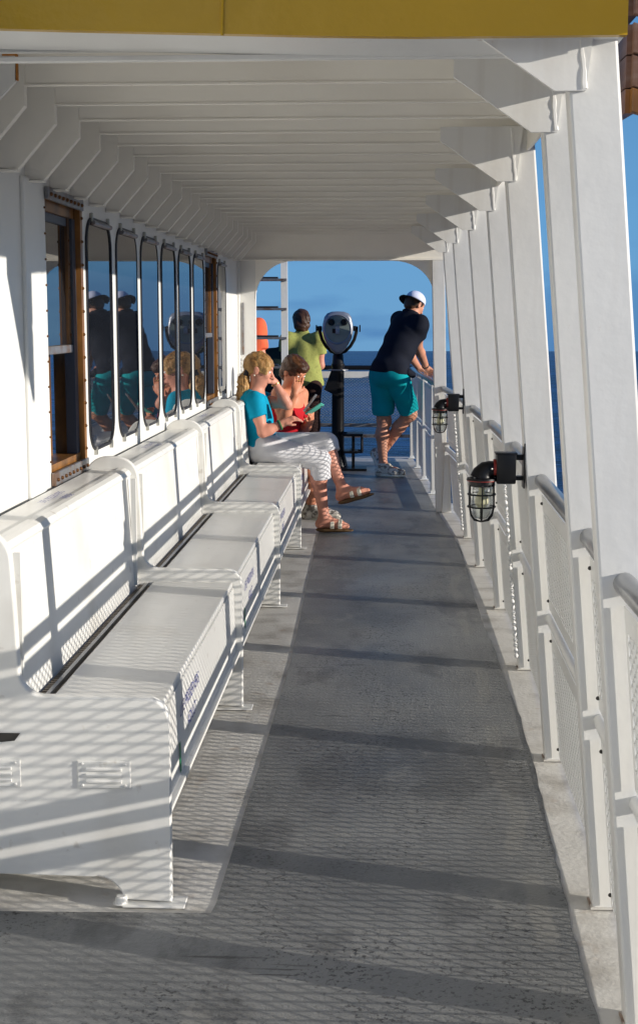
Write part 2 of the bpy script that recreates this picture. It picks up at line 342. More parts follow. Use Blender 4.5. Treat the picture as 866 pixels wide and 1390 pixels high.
def wood_window(y0, y1, z0, z1):
    w = MB(); w.box(-.008, .012, y1-.035, y1-.0005, z0, z1)
    w.box(-T, -.0085, y1-.034, y1-.0006, z0+.001, z1-.001)
    w.box(-T+.004, -.012, y0+.001, y1-.035, z1-.045, z1-.001); w.box(-T+.004, -.005, y0+.001, y1-.035, z0+.001, z0+.035)
    win = w.build('window', M['wood'], wall)
    MB().box(-.045, -.008, y1-.082, y1-.0355, z0+.036, z1-.046).build('sash_stile', M['slate'], win)
    MB().box(-.040, -.018, y1-.108, y1-.0825, 1.405, z1-.046).build('inner_jamb', M['wood'], win)
    MB().box(-.044, -.012, y0+.002, y1-.083, 1.375, 1.404, bev=.004).build('sash_rail', M['trim'], win)
    MB().box(-.044, -.022, y0+.002, y1-.109, z1-.075, z1-.046).build('sash_head', M['slate'], win)
    MB().box(-.036, -.030, y0+.002, y1-.1085, 1.405, z1-.0755).build('pane', M['glass'], win)
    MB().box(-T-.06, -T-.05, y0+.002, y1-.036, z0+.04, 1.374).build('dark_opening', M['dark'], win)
    MB().box(-T, -.07, y0+.20, y0+.235, z0+.036, 1.374).box(-T, -.08, y0+.31, y0+.33, z0+.036, 1.374).build('inner_frame', M['wood'], win)
    MB().box(.002, .016, y0-.01, y1+.012, z1-.012, z1+.030, bev=.003).box(.002, .016, y0-.01, y1+.012, z0-.035, z0+.012, bev=.003).build('cover_strip', M['trim'], win)
    r = MB()
    for i in range(11): r.ball((.013, y1-.018, z0+.05+i*.085), .0065)
    for i in range(9):
        r.ball((.018, y0+.02+i*.055, z1+.006), .007); r.ball((.018, y0+.02+i*.055, z0-.014), .007)
    for i in range(6): r.ball((-.019, y1-.095, 1.44+i*.085), .005)
    for i in range(11): r.ball((.002, y0-.012, z0+.05+i*.085), .004)
    for i in range(11): r.ball((.003, y1+.014, z0+.05+i*.085), .005)
    r.build('rivet', M['brass'], win, smooth=True)
for h in holes: wood_window(*h)
# end pilaster with header handled by canopy; narrow vertical slot cover and a weld strip
MB().box(-.12, .136, 10.002, 10.06, 0, 1.95).build('end_pilaster', M['paint'], wall)
MB().box(.030, .046, 9.990, 10.001, 1.22, 1.62, bev=.004).build('slot_cover', M['trim'], wall)
MB().box(.0, .018, 9.93, 9.999, 0, 1.93).build('corner_angle', M['paint'], wall)
w = MB()
for z in np.arange(.98, 1.18, .028): w.box(.026, .048, 9.992, 10.001, z, z+.016, bev=.003)
w.build('vent_louvre', M['paint'], wall)
# runs of rain pipe conduit low on the wall
MB().tube([(.018, -2, .935), (.018, 3.1, .935)], .012, 8).build('conduit', M['paint'], wall)

# ---------------------------------------------------------------- canopy: plating, beams, knee brackets, yellow fascia
can = empty('deck_canopy', (0, 0, 2.2)); tag(can, 'white canopy roof of closely spaced beams with a yellow front edge', 'canopy')
zt = lambda z: z-2.2
MB().box(-2.2, .47, 2.77, 10.05, zt(2.215), zt(2.30)).build('roof_plating', M['ceil'], can)
beam_y = [2.86, 3.17, 3.48]+[3.80+.2935*i for i in range(21)]
for i, y in enumerate(beam_y):
    b = MB(); b.box(-1.13, .451, y, y+.010, zt(2.118), zt(2.213)); b.box(-1.13, .451, y-.003, y+.013, zt(2.112), zt(2.117)); b.build('beam', M['ceil'], can)
    if i >= 1:
        k = MB().prism([(-1.129, zt(1.935)), (-1.07, zt(1.932)), (-.957, zt(2.06)), (-.955, zt(2.186)), (-1.129, zt(2.186))], y-.006, y+.020, 'y')
        k.box(-1.129, -1.072, y-.016, y+.030, zt(1.926), zt(1.931)).build('knee_bracket', M['ceil'], can)
MB().box(.452, .461, 2.77, 9.968, zt(2.036), zt(2.2145)).build('edge_girder', M['ceil'], can)
# header at the forward end
MB().box(-1.13, .46, 9.97, 10.04, zt(1.952), zt(2.2145)).box(-1.13, .46, 9.955, 10.05, zt(1.938), zt(1.951)).build('header', M['ceil'], can)
def gusset(cx_, cz_, r, sx):
    p = [(cx_, cz_)]
    for k in range(13):
        a = R(90*k/12); p.append((cx_+sx*(r-r*math.sin(a)), cz_-(r-r*math.cos(a))))
    return p
g1 = [(-.994, 1.937)]+[(-.994+.29*(1-math.cos(R(a))), 1.937-.29*(1-math.sin(R(a)))) for a in range(0, 91, 9)]
MB().prism([(x, zt(z)) for x, z in g1], 10.0, 10.03, 'y').build('corner_gusset', M['ceil'], can)
g2 = [(.37, 1.937)]+[(.37-.31*(1-math.cos(R(a))), 1.937-.26*(1-math.sin(R(a)))) for a in range(0, 91, 9)]
MB().prism([(x, zt(z)) for x, z in g2], 10.0, 10.03, 'y').build('corner_gusset', M['ceil'], can)
# yellow fascia: slightly bowed plate facing aft, with a grey under-lip
f = MB(); n = 14; top = 2.75
def fy(x): return 2.54-.05*((x-.453)/2.0)**2
pts = [-2.3+(2.753*i/n) for i in range(n+1)]
def fz(x): return 2.030+.022*max(0, (-.0-x)/.8)
V = []
for x in pts:
    for (dy, z) in ((0, fz(x)), (0, top), (.02, top), (.02, fz(x))): V.append((x, fy(x)+dy, zt(z)))
Fq = [(i*4+j, (i+1)*4+j, (i+1)*4+(j+1) % 4, i*4+(j+1) % 4) for i in range(n) for j in range(4)]+[(0, 1, 2, 3), tuple(n*4+j for j in (3, 2, 1, 0))]
fa = f.add(V, Fq).build('fascia', M['yellow'], can)
wl = MB(); wl.tube([(-.312+random.uniform(-.0015, .0015), fy(-.31)-.001, zt(2.035+.03*i)) for i in range(24)], [.004+random.uniform(-.001, .0015) for i in range(24)], 6)
wl.build('weld_bead', M['yellow'], fa, smooth=True)
V = []
for x in pts:
    for (dy, z) in ((.021, fz(x)+.004), (.021, fz(x)+.012), (.215, fz(x)+.012), (.215, fz(x)+.004)): V.append((x, fy(x)+dy, zt(z)))
MB().add(V, Fq).box(-2.3, .445, 2.745, 2.765, zt(2.052), zt(2.214)).build('under_lip', M['paint'], can)
MB().box(-2.3, .44, 2.738, 2.756, zt(2.030), zt(2.041), bev=.002).build('edge_bar', M['paint'], can)
MB().box(.56, .585, -3.5, 2.528, zt(2.064), zt(3.0)).box(.55, .60, -3.5, 2.528, zt(3.0), zt(3.03)).build('unseen_shade_panel', M['paint'], can)  # unseen panel added outboard to shade the fascia and the first bracket
# first knee at the aft corner, with its rust-edged plate
kf = MB().prism([(-1.12, zt(1.83)), (-.886, zt(2.062)), (-.884, zt(2.127)), (-1.12, zt(2.127))], 3.140, 3.152, 'y').build('knee_bracket', M['paint'], can)
M['rust'] = mat('rust', (.42, .17, .03), .8, var=(40, .3))
MB().box(-.8835, -.8805, 3.1385, 3.1535, zt(2.066), zt(2.127)).box(-.915, -.8835, 3.1370, 3.1395, zt(2.122), zt(2.1275)).build('rust_streak', M['rust'], kf)

# ---------------------------------------------------------------- leaning posts
PX = [1.45, 2.60, 3.16, 4.27, 5.42, 6.58, 7.72, 8.76]
def post_mesh(mb, y, zt_=2.115, w=.100, d=.055, bev=.006):
    bm = bmesh.new(); bmesh.ops.create_cube(bm, size=1)
    for v in bm.verts:
        z = .004 if v.co.z < 0 else zt_
        v.co = Vector((xc(z)+v.co.x*w, y+d/2+v.co.y*d, z))
    bmesh.ops.bevel(bm, geom=bm.edges[:], offset=bev, segments=2, affect='EDGES', profile=.5); return mb.bm(bm)
post_where = ['nearest the camera under the end of the yellow edge', 'second from the camera, close behind the nearest post', 'carrying the nearer black cage lamp',
              'just beyond the post with the nearer cage lamp', 'fourth in line past the nearer lamp bay', 'carrying the farther black cage lamp', 'last before the end post of the canopy']
for i, y in enumerate(PX[1:]):
    p = empty('roof_post', (xc(0)+off(y), y, 0)); px = xc(0)
    tag(p, 'white leaning steel post '+post_where[i], 'post', 'white posts between railing and canopy')
    c = MB(); post_mesh(c, 0); c.v = [(a-px, b, q) for a, b, q in c.v]; c.build('column', M['post'], p)
    br = MB().prism([(.171, 2.109), (.171, 2.065), (.355, 1.937), (.415, 1.937), (.435, 2.109)], -.012, -.001, 'y')
    br.v = [(a-px, b, q) for a, b, q in br.v]; br.build('bracket', M['post'], p)
    wd = MB(); zz = np.linspace(1.94, 2.105, 16)
    wd.tube([(xc(z)-.022+random.uniform(-.001, .001)-px, -.008, z) for z in zz], [.0065+random.uniform(-.0012, .0015) for z in zz], 7); wd.build('weld_bead', M['post'], p, smooth=True)
    MB().box(-.056, .056, -.004, .059, .004, .010).build('base_plate', M['rustpaint'], p)
    MB().lathe([(.001, -.006), (.016, -.005), (.018, .0)], (.035, -.001, .022), 'y', n=14).build('limber_hole', M['dark'], p)
# the end post carrying the header
pe = empty('roof_post', (.42, 9.98, 0)); tag(pe, 'white end post at the arched opening where the canopy stops', 'post', 'white posts between railing and canopy')
bm = bmesh.new(); bmesh.ops.create_cube(bm, size=1)
for v in bm.verts:
    z = .004 if v.co.z < 0 else 1.936
    x = (.405 if v.co.x < 0 else .500) if v.co.z < 0 else (.354 if v.co.x < 0 else .452)
    v.co = Vector((x-.42, .0+v.co.y*.06, z))
bmesh.ops.bevel(bm, geom=bm.edges[:], offset=.006, segments=2, affect='EDGES')
MB().bm(bm).build('column', M['post'], pe)
MB().prism([(.035, .004), (.105, .004), (.095, .30), (.082, .55), (.05, .55)], -.046, -.032, 'y').build('foot_gusset', M['post'], pe)

# ---------------------------------------------------------------- railings
def strands(mb, P, u0, u1, v0, v1, W=.038, H=.030, w=.0046, t=.0016):
    """expanded-metal mesh: P(u, v, n) -> point; u along the rail, v up, n out of plane"""
    nu = int(round((u1-u0)/(W/2))); nv = int(round((v1-v0)/(H/2))); du = (u1-u0)/nu; dv = (v1-v0)/nv
    for i in range(nu):
        for j in range(nv+1):
            for s in (1, -1):
                if (i+j) % 2 == 0: a = (i, j); b = (i+1, j+s)
                else: continue
                if b[1] < 0 or b[1] > nv: continue
                for (p, q) in ((a, b),):
                    ua, va = u0+p[0]*du, v0+p[1]*dv; ub, vb = u0+q[0]*du, v0+q[1]*dv
                    L_ = math.hypot(ub-ua, vb-va); nx, ny = -(vb-va)/L_*w/2, (ub-ua)/L_*w/2
                    tw = .0022*s
                    V = [P(ua+nx, va+ny, t+tw), P(ua-nx, va-ny, t-tw), P(ua-nx, va-ny, -t-tw), P(ua+nx, va+ny, -t+tw),
                         P(ub+nx, vb+ny, t+tw), P(ub-nx, vb-ny, t-tw), P(ub-nx, vb-ny, -t-tw), P(ub+nx, vb+ny, -t+tw)]
                    mb.add(V, [(0, 1, 5, 4), (1, 2, 6, 5), (2, 3, 7, 6), (3, 0, 4, 7)])
    # the other half of the lattice (odd nodes)
    for i in range(nu):
        for j in range(nv+1):
            if (i+j) % 2 == 1:
                for s in (1, -1):
                    if j+s < 0 or j+s > nv: continue
                    if (i+1+j+s) % 2 != 1: continue
    return mb
side = empty('side_railing', (xc(0), 0, 0)); tag(side, 'white mesh panel railing with grey top tube between the right hand posts', 'railing')
def PS_(x0=xc(0)):
    return lambda u, v, n: (xc(v)+off(u)+n-x0, u, v)
x0 = xc(0)
ytop = [-1.5]+PX+[9.98]
MB().tube([(xc(.965)-x0+off(y_), y_, .965) for y_ in (-1.5, 2.65, 3.2, 4.3, 4.85, 5.42, 6.0, 6.6, 7.7, 8.78)]+[(.455-x0, 9.98, .962)], .0235, 16).build('top_rail', M['steel'], side, smooth=True)
MB().tube([(xc(.50)-x0+off(y_), y_, .50) for y_ in (-1.5, 2.65, 3.2, 4.3, 4.85, 5.42, 6.0, 6.6, 7.7, 8.78)]+[(.485-x0, 9.98, .50)], .018, 12).build('middle_rail', M['paint'], side, smooth=True)
def frame_bars(mb, P, u0, u1, v0, v1, w=.034, t=.004, wb=None, wt=None):
    wb = w if wb is None else wb; wt = w if wt is None else wt
    for (a, b, c, d) in ((u0, u1, v0, v0+wb), (u0, u1, v1-wt, v1), (u0, u0+w, v0+wb, v1-wt), (u1-w, u1, v0+wb, v1-wt)):
        V = [P(a, c, t), P(b, c, t), P(b, d, t), P(a, d, t), P(a, c, -t), P(b, c, -t), P(b, d, -t), P(a, d, -t)]
        mb.add(V, [(0, 1, 2, 3), (7, 6, 5, 4), (0, 4, 5, 1), (1, 5, 6, 2), (2, 6, 7, 3), (3, 7, 4, 0)])
    return mb
bays = [(.4, 1.44), (1.51, 2.595), (2.66, 3.155)]+[(PX[i]+.058, PX[i+1]-.004) for i in range(2, len(PX)-1)]+[(8.82, 9.94)]
for (a, b) in bays:
    last = a > 8.8
    P = PS_() if not last else (lambda u, v, n: (xc(v)-.055*(u-8.82)/1.12+n-x0, u, v))
    for (z0, z1) in ((.534, .922), (.022, .457)):
        pn = strands(MB(), P, a+.012, b-.012, z0+.003, z1-.015).build('mesh_panel', M['paint'], side)
        frame_bars(MB(), P, a+.004, b-.004, z0, z1, w=.024, wb=(.045 if z0 > .3 else .006), wt=.052).build('panel_frame', M['paint'], pn)
        if 2.5 < a < 7:
            for yy in (a+.016, b-.016):
                for q in (z0+.03, z1-.03): MB().ball(P(yy, q, -.006), .0055, 6, 4).build('bolt', M['dark'], pn)
# beaded edge where two mesh sheets meet and catch the sun
for yb in (5.40, 8.74):
    zz = np.arange(.06, .93, .0235/6)
    MB().tube([(xc(z)-.058-x0+off(yb), yb, z) for z in zz], [.0022+.0068*abs(math.sin(math.pi*i/6))**.8 for i in range(len(zz))], 8).build('beaded_edge', M['paint'], side, smooth=True)
# foredeck railing
fr_ = empty('bow_railing', (.28, 13.9, 0)); tag(fr_, 'railing round the open foredeck with black top tube and white mesh', 'railing')
ox, oy = .28, 13.9
cor = (.285, 13.85)
MB().tube([(.455-ox, 9.98-oy, .962), (.37-ox, 11.9-oy, .965), (cor[0]-ox, cor[1]-oy-.04, .965)], .0235, 12).build('side_rail', M['steel'], fr_, smooth=True)
MB().tube([(-3.1-ox, cor[1]-oy, .975), (cor[0]-ox+.01, cor[1]-oy, .975)], .026, 12).build('front_rail', M['black'], fr_, smooth=True)
MB().tube([(.49-ox, 9.98-oy, .50), (.39-ox, 11.9-oy, .50), (.30-ox, cor[1]-oy, .50)], .016, 10).build('side_middle_rail', M['paint'], fr_, smooth=True)
MB().box(-3.1-ox, .28-ox, -.07, -.03, .34, .38).box(-3.1-ox, .28-ox, -.07, -.03, .225, .262).build('front_middle_rail', M['trim'], fr_)
MB().box(-3.1-ox, .28-ox, -.062, -.04, .865, .935, bev=.003).build('front_top_bar', M['paint'], fr_)
for (xx, yy) in ((.30, 13.83), (.345, 12.95), (.375, 12.0), (.42, 11.0), (-.98, 13.85), (-2.2, 13.85)):
    MB().box(xx-ox-.022, xx-ox+.022, yy-oy-.022, yy-oy+.022, .004, .945, bev=.004).box(xx-ox-.04, xx-ox+.04, yy-oy-.04, yy-oy+.04, .004, .014, bev=.002).build('stanchion', M['paint'], fr_)
PF = lambda u, v, n: (u-ox, 13.85-oy+n, v)
for (a, b) in ((-2.2, -1.0), (-.96, .27)):
    strands(MB(), PF, a, b, .39, .865, w=.0042).build('mesh_panel', M['paint'], fr_)
def PSd(u, v, n):
    x = .455+(u-9.98)*(cor[0]-.455)/(13.85-9.98)+(.965-v)*.03
    return (x+n-ox, u-oy, v)
for (a, b) in ((10.02, 10.97), (11.03, 11.97), (12.03, 12.92), (12.98, 13.80)):
    for (z0, z1) in ((.53, .92), (.045, .47)):
        pn = strands(MB(), PSd, a, b, z0, z1).build('mesh_panel', M['paint'], fr_)
        frame_bars(MB(), PSd, a, b, z0, z1, w=.03).build('panel_frame', M['paint'], pn)

# ---------------------------------------------------------------- benches
def arc(cx_, cz_, r, a0, a1, n=14): return [(cx_+r*math.cos(R(a0+(a1-a0)*i/n)), cz_+r*math.sin(R(a0+(a1-a0)*i/n))) for i in range(n+1)]
XF = -.536
side_prof = ([(XF, .012), (XF, .49)]+arc(XF-.062, .490, .062, 0, 90)+[(-.80, .552)]+arc(-.852, .615, .063, 270, 180)
             + [(-.922, .80), (-.928, .90)]+arc(-1.013, .895, .085, 5, 90)+[(-1.05, .980)]+arc(-1.05, .90, .08, 90, 150)+[(-1.126, .90), (-1.126, .012), (-1.06, .012)]
             + [(-1.04, .05), (-1.0, .078), (-.735, .078)]+arc(-.735, .0, .078, 90, 12))
def end_panel(y, parent, first=False):
    e = MB().prism(side_prof, y-.014, y+.014, 'y', bev=.005, seg=2).build('end_panel', M['bench'], parent)
    MB().box(-.66, -.50, y-.035, y+.03, .0045, .011, bev=.002).build('foot_plate', M['bench'], e); MB().box(-1.12, -1.03, y-.03, y+.03, .0045, .011, bev=.002).build('foot_plate', M['bench'], e)
    MB().lathe([(.001, .030), (.012, .030), (.016, .022), (.016, .012), (.022, .011)], (-.665, y-.018, 0), n=10).build('foot_bolt', M['bench'], e, smooth=True)
    MB().box(-.60, -.592, y+.0142, y+.05, .012, .11).build('foot_web', M['bench'], e)
    if first:
        for cx_ in (-.703, -.985):
            v = MB().box(cx_-.068, cx_+.068, y-.0185, y-.0142, .314, .386, bev=.002)
            for z in (.333, .349, .365): v.tube([(cx_-.045, y-.0195, z), (cx_+.045, y-.0195, z)], .0052, 6)
            vv = v.build('vent_plate', M['bench'], e)
            s2 = MB()
            for dx in (-.055, .055):
                for z in (.322, .378): s2.ball((cx_+dx, y-.019, z), .004, 6, 4)
            s2.build('vent_screw', M['bench'], vv)
        MB().prism([(-1.0, .455), (-.916, .455), (-.930, .436), (-.965, .432), (-1.0, .445)], y-.0185, y-.0142, 'y').build('hand_slot', M['dark'], e)
    return e
bench_y = [3.14, 4.82, 6.60, 8.31, 9.93]
bl = ['nearest white bench with vented end panel and its full seat in view', 'second white bench from the camera with empty seat', 'third white bench from the camera, just before the seated women', 'farthest white bench, with the two women seated on it']
for i in range(4):
    ya, yb = bench_y[i], bench_y[i+1]; b = empty('bench', (0, ya, 0)); tag(b, bl[i], 'bench', 'white locker benches along the deckhouse wall')
    Lb = yb-ya; a0, a1 = .0155, Lb-.0155
    end_panel(0, b, i == 0)
    if i == 3: end_panel(Lb, b)
    MB().box(-.875, -.572, a0, a1, .482, .502, bev=.005).build('seat', M['bench'], b)
    MB().prism([(-.580, .4815), (-.568, .4815), (-.560, .235), (-.572, .235)], a0, a1, 'y').box(-.573, -.545, a0, a1, .222, .2345).build('front_panel', M['bench'], b)
    MB().box(-1.12, -.5735, a0, a1, .222, .2345).build('locker_floor', M['bench'], b)
    # hinge channel at the back of the seat
    hg = MB().box(-.935, -.8765, a0, a1, .470, .484)
    gr = hg.build('seat_channel', M['grille'], b)
    sl = MB(); nsl = int(Lb/.022)
    for k in range(nsl): yy = a0+.01+k*.022; sl.box(-.928, -.912, yy, yy+.012, .484, .488)
    sl.build('slat_strip', M['grille'], gr)
    MB().box(-.905, -.893, a0, a1, .484, .497).build('hinge_bar', M['steel'], gr)
    MB().prism([(-.945, .470), (-.932, .470), (-.958, .918), (-.972, .930), (-1.102, .934), (-1.102, .922), (-.976, .918)], a0, a1, 'y').build('backrest', M['bench'], b)
    MB().prism([(-.9575, .905), (-.952, .915), (-.962, .930), (-.978, .9375), (-1.0, .9378), (-1.0, .9345), (-.972, .932)], a0, a1, 'y').build('backrest_edge', M['bench'], b)
    for yy in (a0+.05, a1-.06): MB().box(-.944, -.925, yy-.006, yy+.006, .50, .905).build('backrest_rib', M['bench'], b)
    text_mesh([('LIFE PRESERVERS', 0), ('ADULT', .13)], .050, 'stencil_lettering', M['blue'], b, (-.5623, .33, .392), (0, 1, 0), (-.03, 0, 1), spacing=1.35)
    MB().add([(-.5602, .29, .33), (-.5602, .315, .33), (-.5580, .315, .245), (-.5580, .29, .245)], [(0, 1, 2, 3)]).build('green_mark', M['green'], b)
    text_mesh([('LIFE PRESERVERS', 0), ('INSIDE', .1)], .036, 'ledge_lettering', M['blue'], b, (-1.035, .72, .9395), (0, 1, 0), (-1, 0, 0), spacing=1.2)

# ---------------------------------------------------------------- cage lamps
def lamp(y, zc, label):
    z0 = zc; xa = xc(zc)-.052+off(y)
    o = empty('cage_lamp', (xa, y, zc)); tag(o, label, 'lamp', 'black cage lamps on the posts')
    MB().box(-.005, .0, -.03, .03, -.065, .085, bev=.001).build('wall_plate', M['black'], o)
    a = MB().box(-.03, -.005, -.012, .012, .028, .046).box(-.03, -.005, -.012, .012, -.040, -.026); a.build('stand_off', M['black'], o)
    MB().box(-.094, -.030, -.036, .036, -.050, .050, bev=.005).box(-.098, -.026, -.030, .030, .048, .053, bev=.001).build('junction_box', M['black'], o, smooth=True)
    MB().lathe([(.026, -.103), (.030, -.1025), (.030, -.0945), (.026, -.094)], axis='x', n=20).build('gasket', M['red'], o, smooth=True)
    cxl = -.140
    pts = [(-.094, 0, -.004), (-.112, 0, -.004), (-.126, 0, -.008), (-.136, 0, -.018), (cxl, 0, -.034)]
    MB().tube(pts, [.027, .028, .031, .035, .040], 18).build('elbow', M['black'], o, smooth=True)
    MB().lathe([(.036, -.030), (.050, -.034), (.052, -.040), (.044, -.0405)], (cxl, 0, 0), n=24).lathe([(.044, -.043), (.045, -.058), (.036, -.062)], (cxl, 0, 0), n=24).build('collar', M['black'], o, smooth=True)
    MB().lathe([(.0445, -.0404), (.050, -.0405), (.050, -.0428), (.0445, -.043)], (cxl, 0, 0), n=24).build('gasket_ring', M['red'], o, smooth=True)
    MB().lathe([(.036, -.058), (.038, -.075), (.039, -.125), (.034, -.152), (.022, -.168), (.006, -.173)], (cxl, 0, 0), n=24).build('glass_globe', M['lampglass'], o, smooth=True)
    MB().lathe([(.009, -.060), (.010, -.080), (.022, -.100), (.023, -.118), (.014, -.132), (.003, -.137)], (cxl, 0, 0), n=14).build('bulb', M['bulb'], o, smooth=True)
    cg = MB()
    for k in range(3):
        a = math.pi*k/3+.5
        prof = [(.045, -.055), (.046, -.09), (.046, -.130), (.040, -.158), (.027, -.175), (.0, -.182)]
        pl = [(cxl+r*math.cos(a), r*math.sin(a), z) for r, z in prof]+[(cxl-r*math.cos(a), -r*math.sin(a), z) for r, z in prof[::-1][1:]]
        cg.tube(pl, .0028, 6)
    for z in (-.088, -.130): cg.tube([(cxl+.046*math.cos(a), .046*math.sin(a), z) for a in [2*math.pi*k/24 for k in range(24)]], .0028, 6, closed=True)
    cg.build('cage', M['black'], o, smooth=True)
    for (yy, zz) in ((-.02, .03), (.02, .03), (-.02, -.03), (.02, -.03)): pass
    MB().ball((-.11, -.030, .0), .004).ball((-.165, -.026, -.032), .005).build('screw', M['clip'], o, smooth=True)
lamp(4.30, 1.004, 'larger looking nearer black cage lamp with glass globe over the walkway')
lamp(7.75, .998, 'farther black cage lamp, smaller in view, beside the end post')

# ---------------------------------------------------------------- coin viewer
bv = empty('coin_viewer', (-.457, 12.8, 0)); tag(bv, 'silver coin operated binocular viewer on a black column at the foredeck', 'viewer')
MB().lathe([(.16, .004), (.16, .02), (.10, .035), (.085, .10), (.07, .16), (.062, .20)], n=24).build('base', M['black'], bv, smooth=True)
MB().lathe([(.062, .18), (.060, 1.02), (.066, 1.03), (.066, 1.05), (.058, 1.06), (.052, 1.14), (.03, 1.17)], n=24).build('column', M['black'], bv, smooth=True)
MB().lathe([(.066, .985), (.10, .987), (.10, .998), (.066, 1.0)], n=24).build('collar', M['trim'], bv, smooth=True)
st = MB()
for y in (-.14, .04): st.tube([(.05, y, .36), (.24, y, .36), (.24, y, .19), (.12, y, .19)], .016, 8)
st.box(.09, .25, -.16, .06, .345, .372, bev=.006).box(.06, .20, -.16, .06, .175, .20, bev=.006).box(.03, .29, -.18, .08, .006, .028, bev=.006)
st.box(.14, .17, -.10, -.06, .02, .36).build('footstep', M['black'], bv)
MB().prism([(-.135, .80), (-.065, .99), (.0, 1.0), (.0, .73)], -.075, -.06, 'y').build('side_plate', M['black'], bv)
yk = MB(); pl = []
for k in range(17):
    a = R(180+180*k/16); pl.append((.178*math.cos(a), 0, 1.385+.235*math.sin(a)*(1 if True else 1)))
pl = [(-.180, 0, 1.42), (-.178, 0, 1.36), (-.158, 0, 1.29), (-.12, 0, 1.225), (-.07, 0, 1.175), (0, 0, 1.15), (.07, 0, 1.175), (.12, 0, 1.225), (.158, 0, 1.29), (.178, 0, 1.36), (.180, 0, 1.42)]
yk.tube(pl, .017, 10); yk.build('yoke', M['black'], bv, smooth=True)
for s in (-1, 1): MB().lathe([(.022, -.04), (.026, 0), (.020, .012)], (s*.170, 0, 1.40), 'x').lathe([(.034, .0), (.034, .012)], (s*.208 if s > 0 else -.220, 0, 1.40), 'x').build('pivot', M['black'], bv, smooth=True)
# head: shield-shaped body tapering to a point
def head_ring(y, sc1, zoff=0):
    pts = [(0, .205), (.06, .202), (.105, .185), (.132, .150), (.148, .08), (.150, .01), (.135, -.06), (.105, -.12), (.065, -.175), (.03, -.205), (0, -.212)]
    full = pts+[(-a, b) for a, b in pts[-2:0:-1]]
    return [(a*sc1, y, 1.362+b*sc1+zoff) for a, b in full]
hd = MB(); rings = [head_ring(-.13, .86), head_ring(-.125, .93), head_ring(-.10, 1.0), head_ring(.06, .98), head_ring(.15, .80), head_ring(.19, .60)]
n = len(rings[0]); V = [p for r in rings for p in r]; Fq = [(j*n+q, j*n+(q+1) % n, (j+1)*n+(q+1) % n, (j+1)*n+q) for j in range(5) for q in range(n)]+[tuple(range(n)), tuple(5*n+q for q in range(n))]
hd.add(V, Fq).build('viewer_head', M['cast'], bv, smooth=True, angle=50)
MB().lathe([(.001, -.145), (.118, -.145), (.124, -.138), (.126, -.128)], (0, 0, 1.392), 'y', n=36, sx=1.0, sy=1.08).build('face_plate', M['plate'], bv, smooth=True)
MB().lathe([(.118, -.140), (.130, -.148), (.134, -.138), (.132, -.126)], (0, 0, 1.392), 'y', n=36, sy=1.08).build('face_rim', M['cast'], bv, smooth=True)
for s in (-1, 1): MB().lathe([(.010, -.185), (.026, -.188), (.030, -.180), (.032, -.150), (.034, -.146)], (s*.062, 0, 1.462), 'y').build('eyepiece', M['black'], bv, smooth=True)
MB().box(-.020, .020, -.175, -.145, 1.345, 1.40, bev=.006).lathe([(.022, -.172), (.022, -.146)], (0, 0, 1.405), 'y', n=16).build('coin_slot', M['cast'], bv, smooth=True)
MB().box(-.052, -.022, -.152, -.1455, 1.355, 1.40, bev=.002).build('slot_shadow_plate', M['black'], bv)

# ---------------------------------------------------------------- ladder
ld = empty('ladder', (-1.1, 11, 0)); tag(ld, 'white steel ladder with flat treads seen through the arched opening', 'ladder')
for x0_, x1_ in ((-.855, -.80), (-1.42, -1.365)):
    V = []
    for (x, y, z) in ((x0_, 0, 0), (x1_, 0, 0), (x1_, .035, 0), (x0_, .035, 0)): V.append((x+1.1, y-.18+.0, z))
    for (x, y, z) in ((x0_-.035, .10, 2.7), (x1_-.035, .10, 2.7), (x1_-.035, .135, 2.7), (x0_-.035, .135, 2.7)): V.append((x+1.1, y, z))
    MB().add(V, [(0, 1, 2, 3), (4, 5, 6, 7), (0, 1, 5, 4), (1, 2, 6, 5), (2, 3, 7, 6), (3, 0, 4, 7)]).build('stile', M['paint'], ld)
for k in range(11):
    z = .12+.2445*k
    tr_ = MB().box(-.30, .275, -.08, .03, z-.020, z, bev=.002).build('tread', M['trim'], ld)
    MB().box(-.27, .20, -.075, .025, z+.0008, z+.014).build('tread_grip', M['rubber'], tr_)

# ---------------------------------------------------------------- teak boards outboard of the roof edge
tk = empty('wooden_boat', (.62, 3.4, 2.02)); tag(tk, 'dark brown planked wooden boat hung outside the roof edge at top right', 'boat')
def tzz(x, z): return z-.30*(x-.62)
for k, (b0, b1) in enumerate(((165, 134), (132, 92), (90, 52), (41, 6), (4, -40))):
    zb, z1_ = 1.5+(432-b0)/1750*3.4, 1.5+(432-b1)/1750*3.4; m_ = M['wood'] if k == 0 else M['teak']
    MB().prism([(0, zb-2.02), (.75, tzz(1.37, zb)-2.02), (.75, tzz(1.37, z1_)-2.02), (0, z1_-2.02)], -.012+.004*(k % 2), .014, 'y', bev=.003).build('plank', m_, tk)
    V = []
    for (u, (x, y, dz)) in ((0, (.0, .016, 0)), (1, (.17, 3.1, .24))):
        for (dx, zz_) in ((0, zb), (.024, zb), (.024, z1_), (0, z1_)): V.append((x+dx-.012, y, zz_-2.02+dz))
    MB().add(V, [(0, 1, 2, 3), (4, 5, 6, 7), (0, 1, 5, 4), (1, 2, 6, 5), (2, 3, 7, 6), (3, 0, 4, 7)]).build('plank', m_, tk)

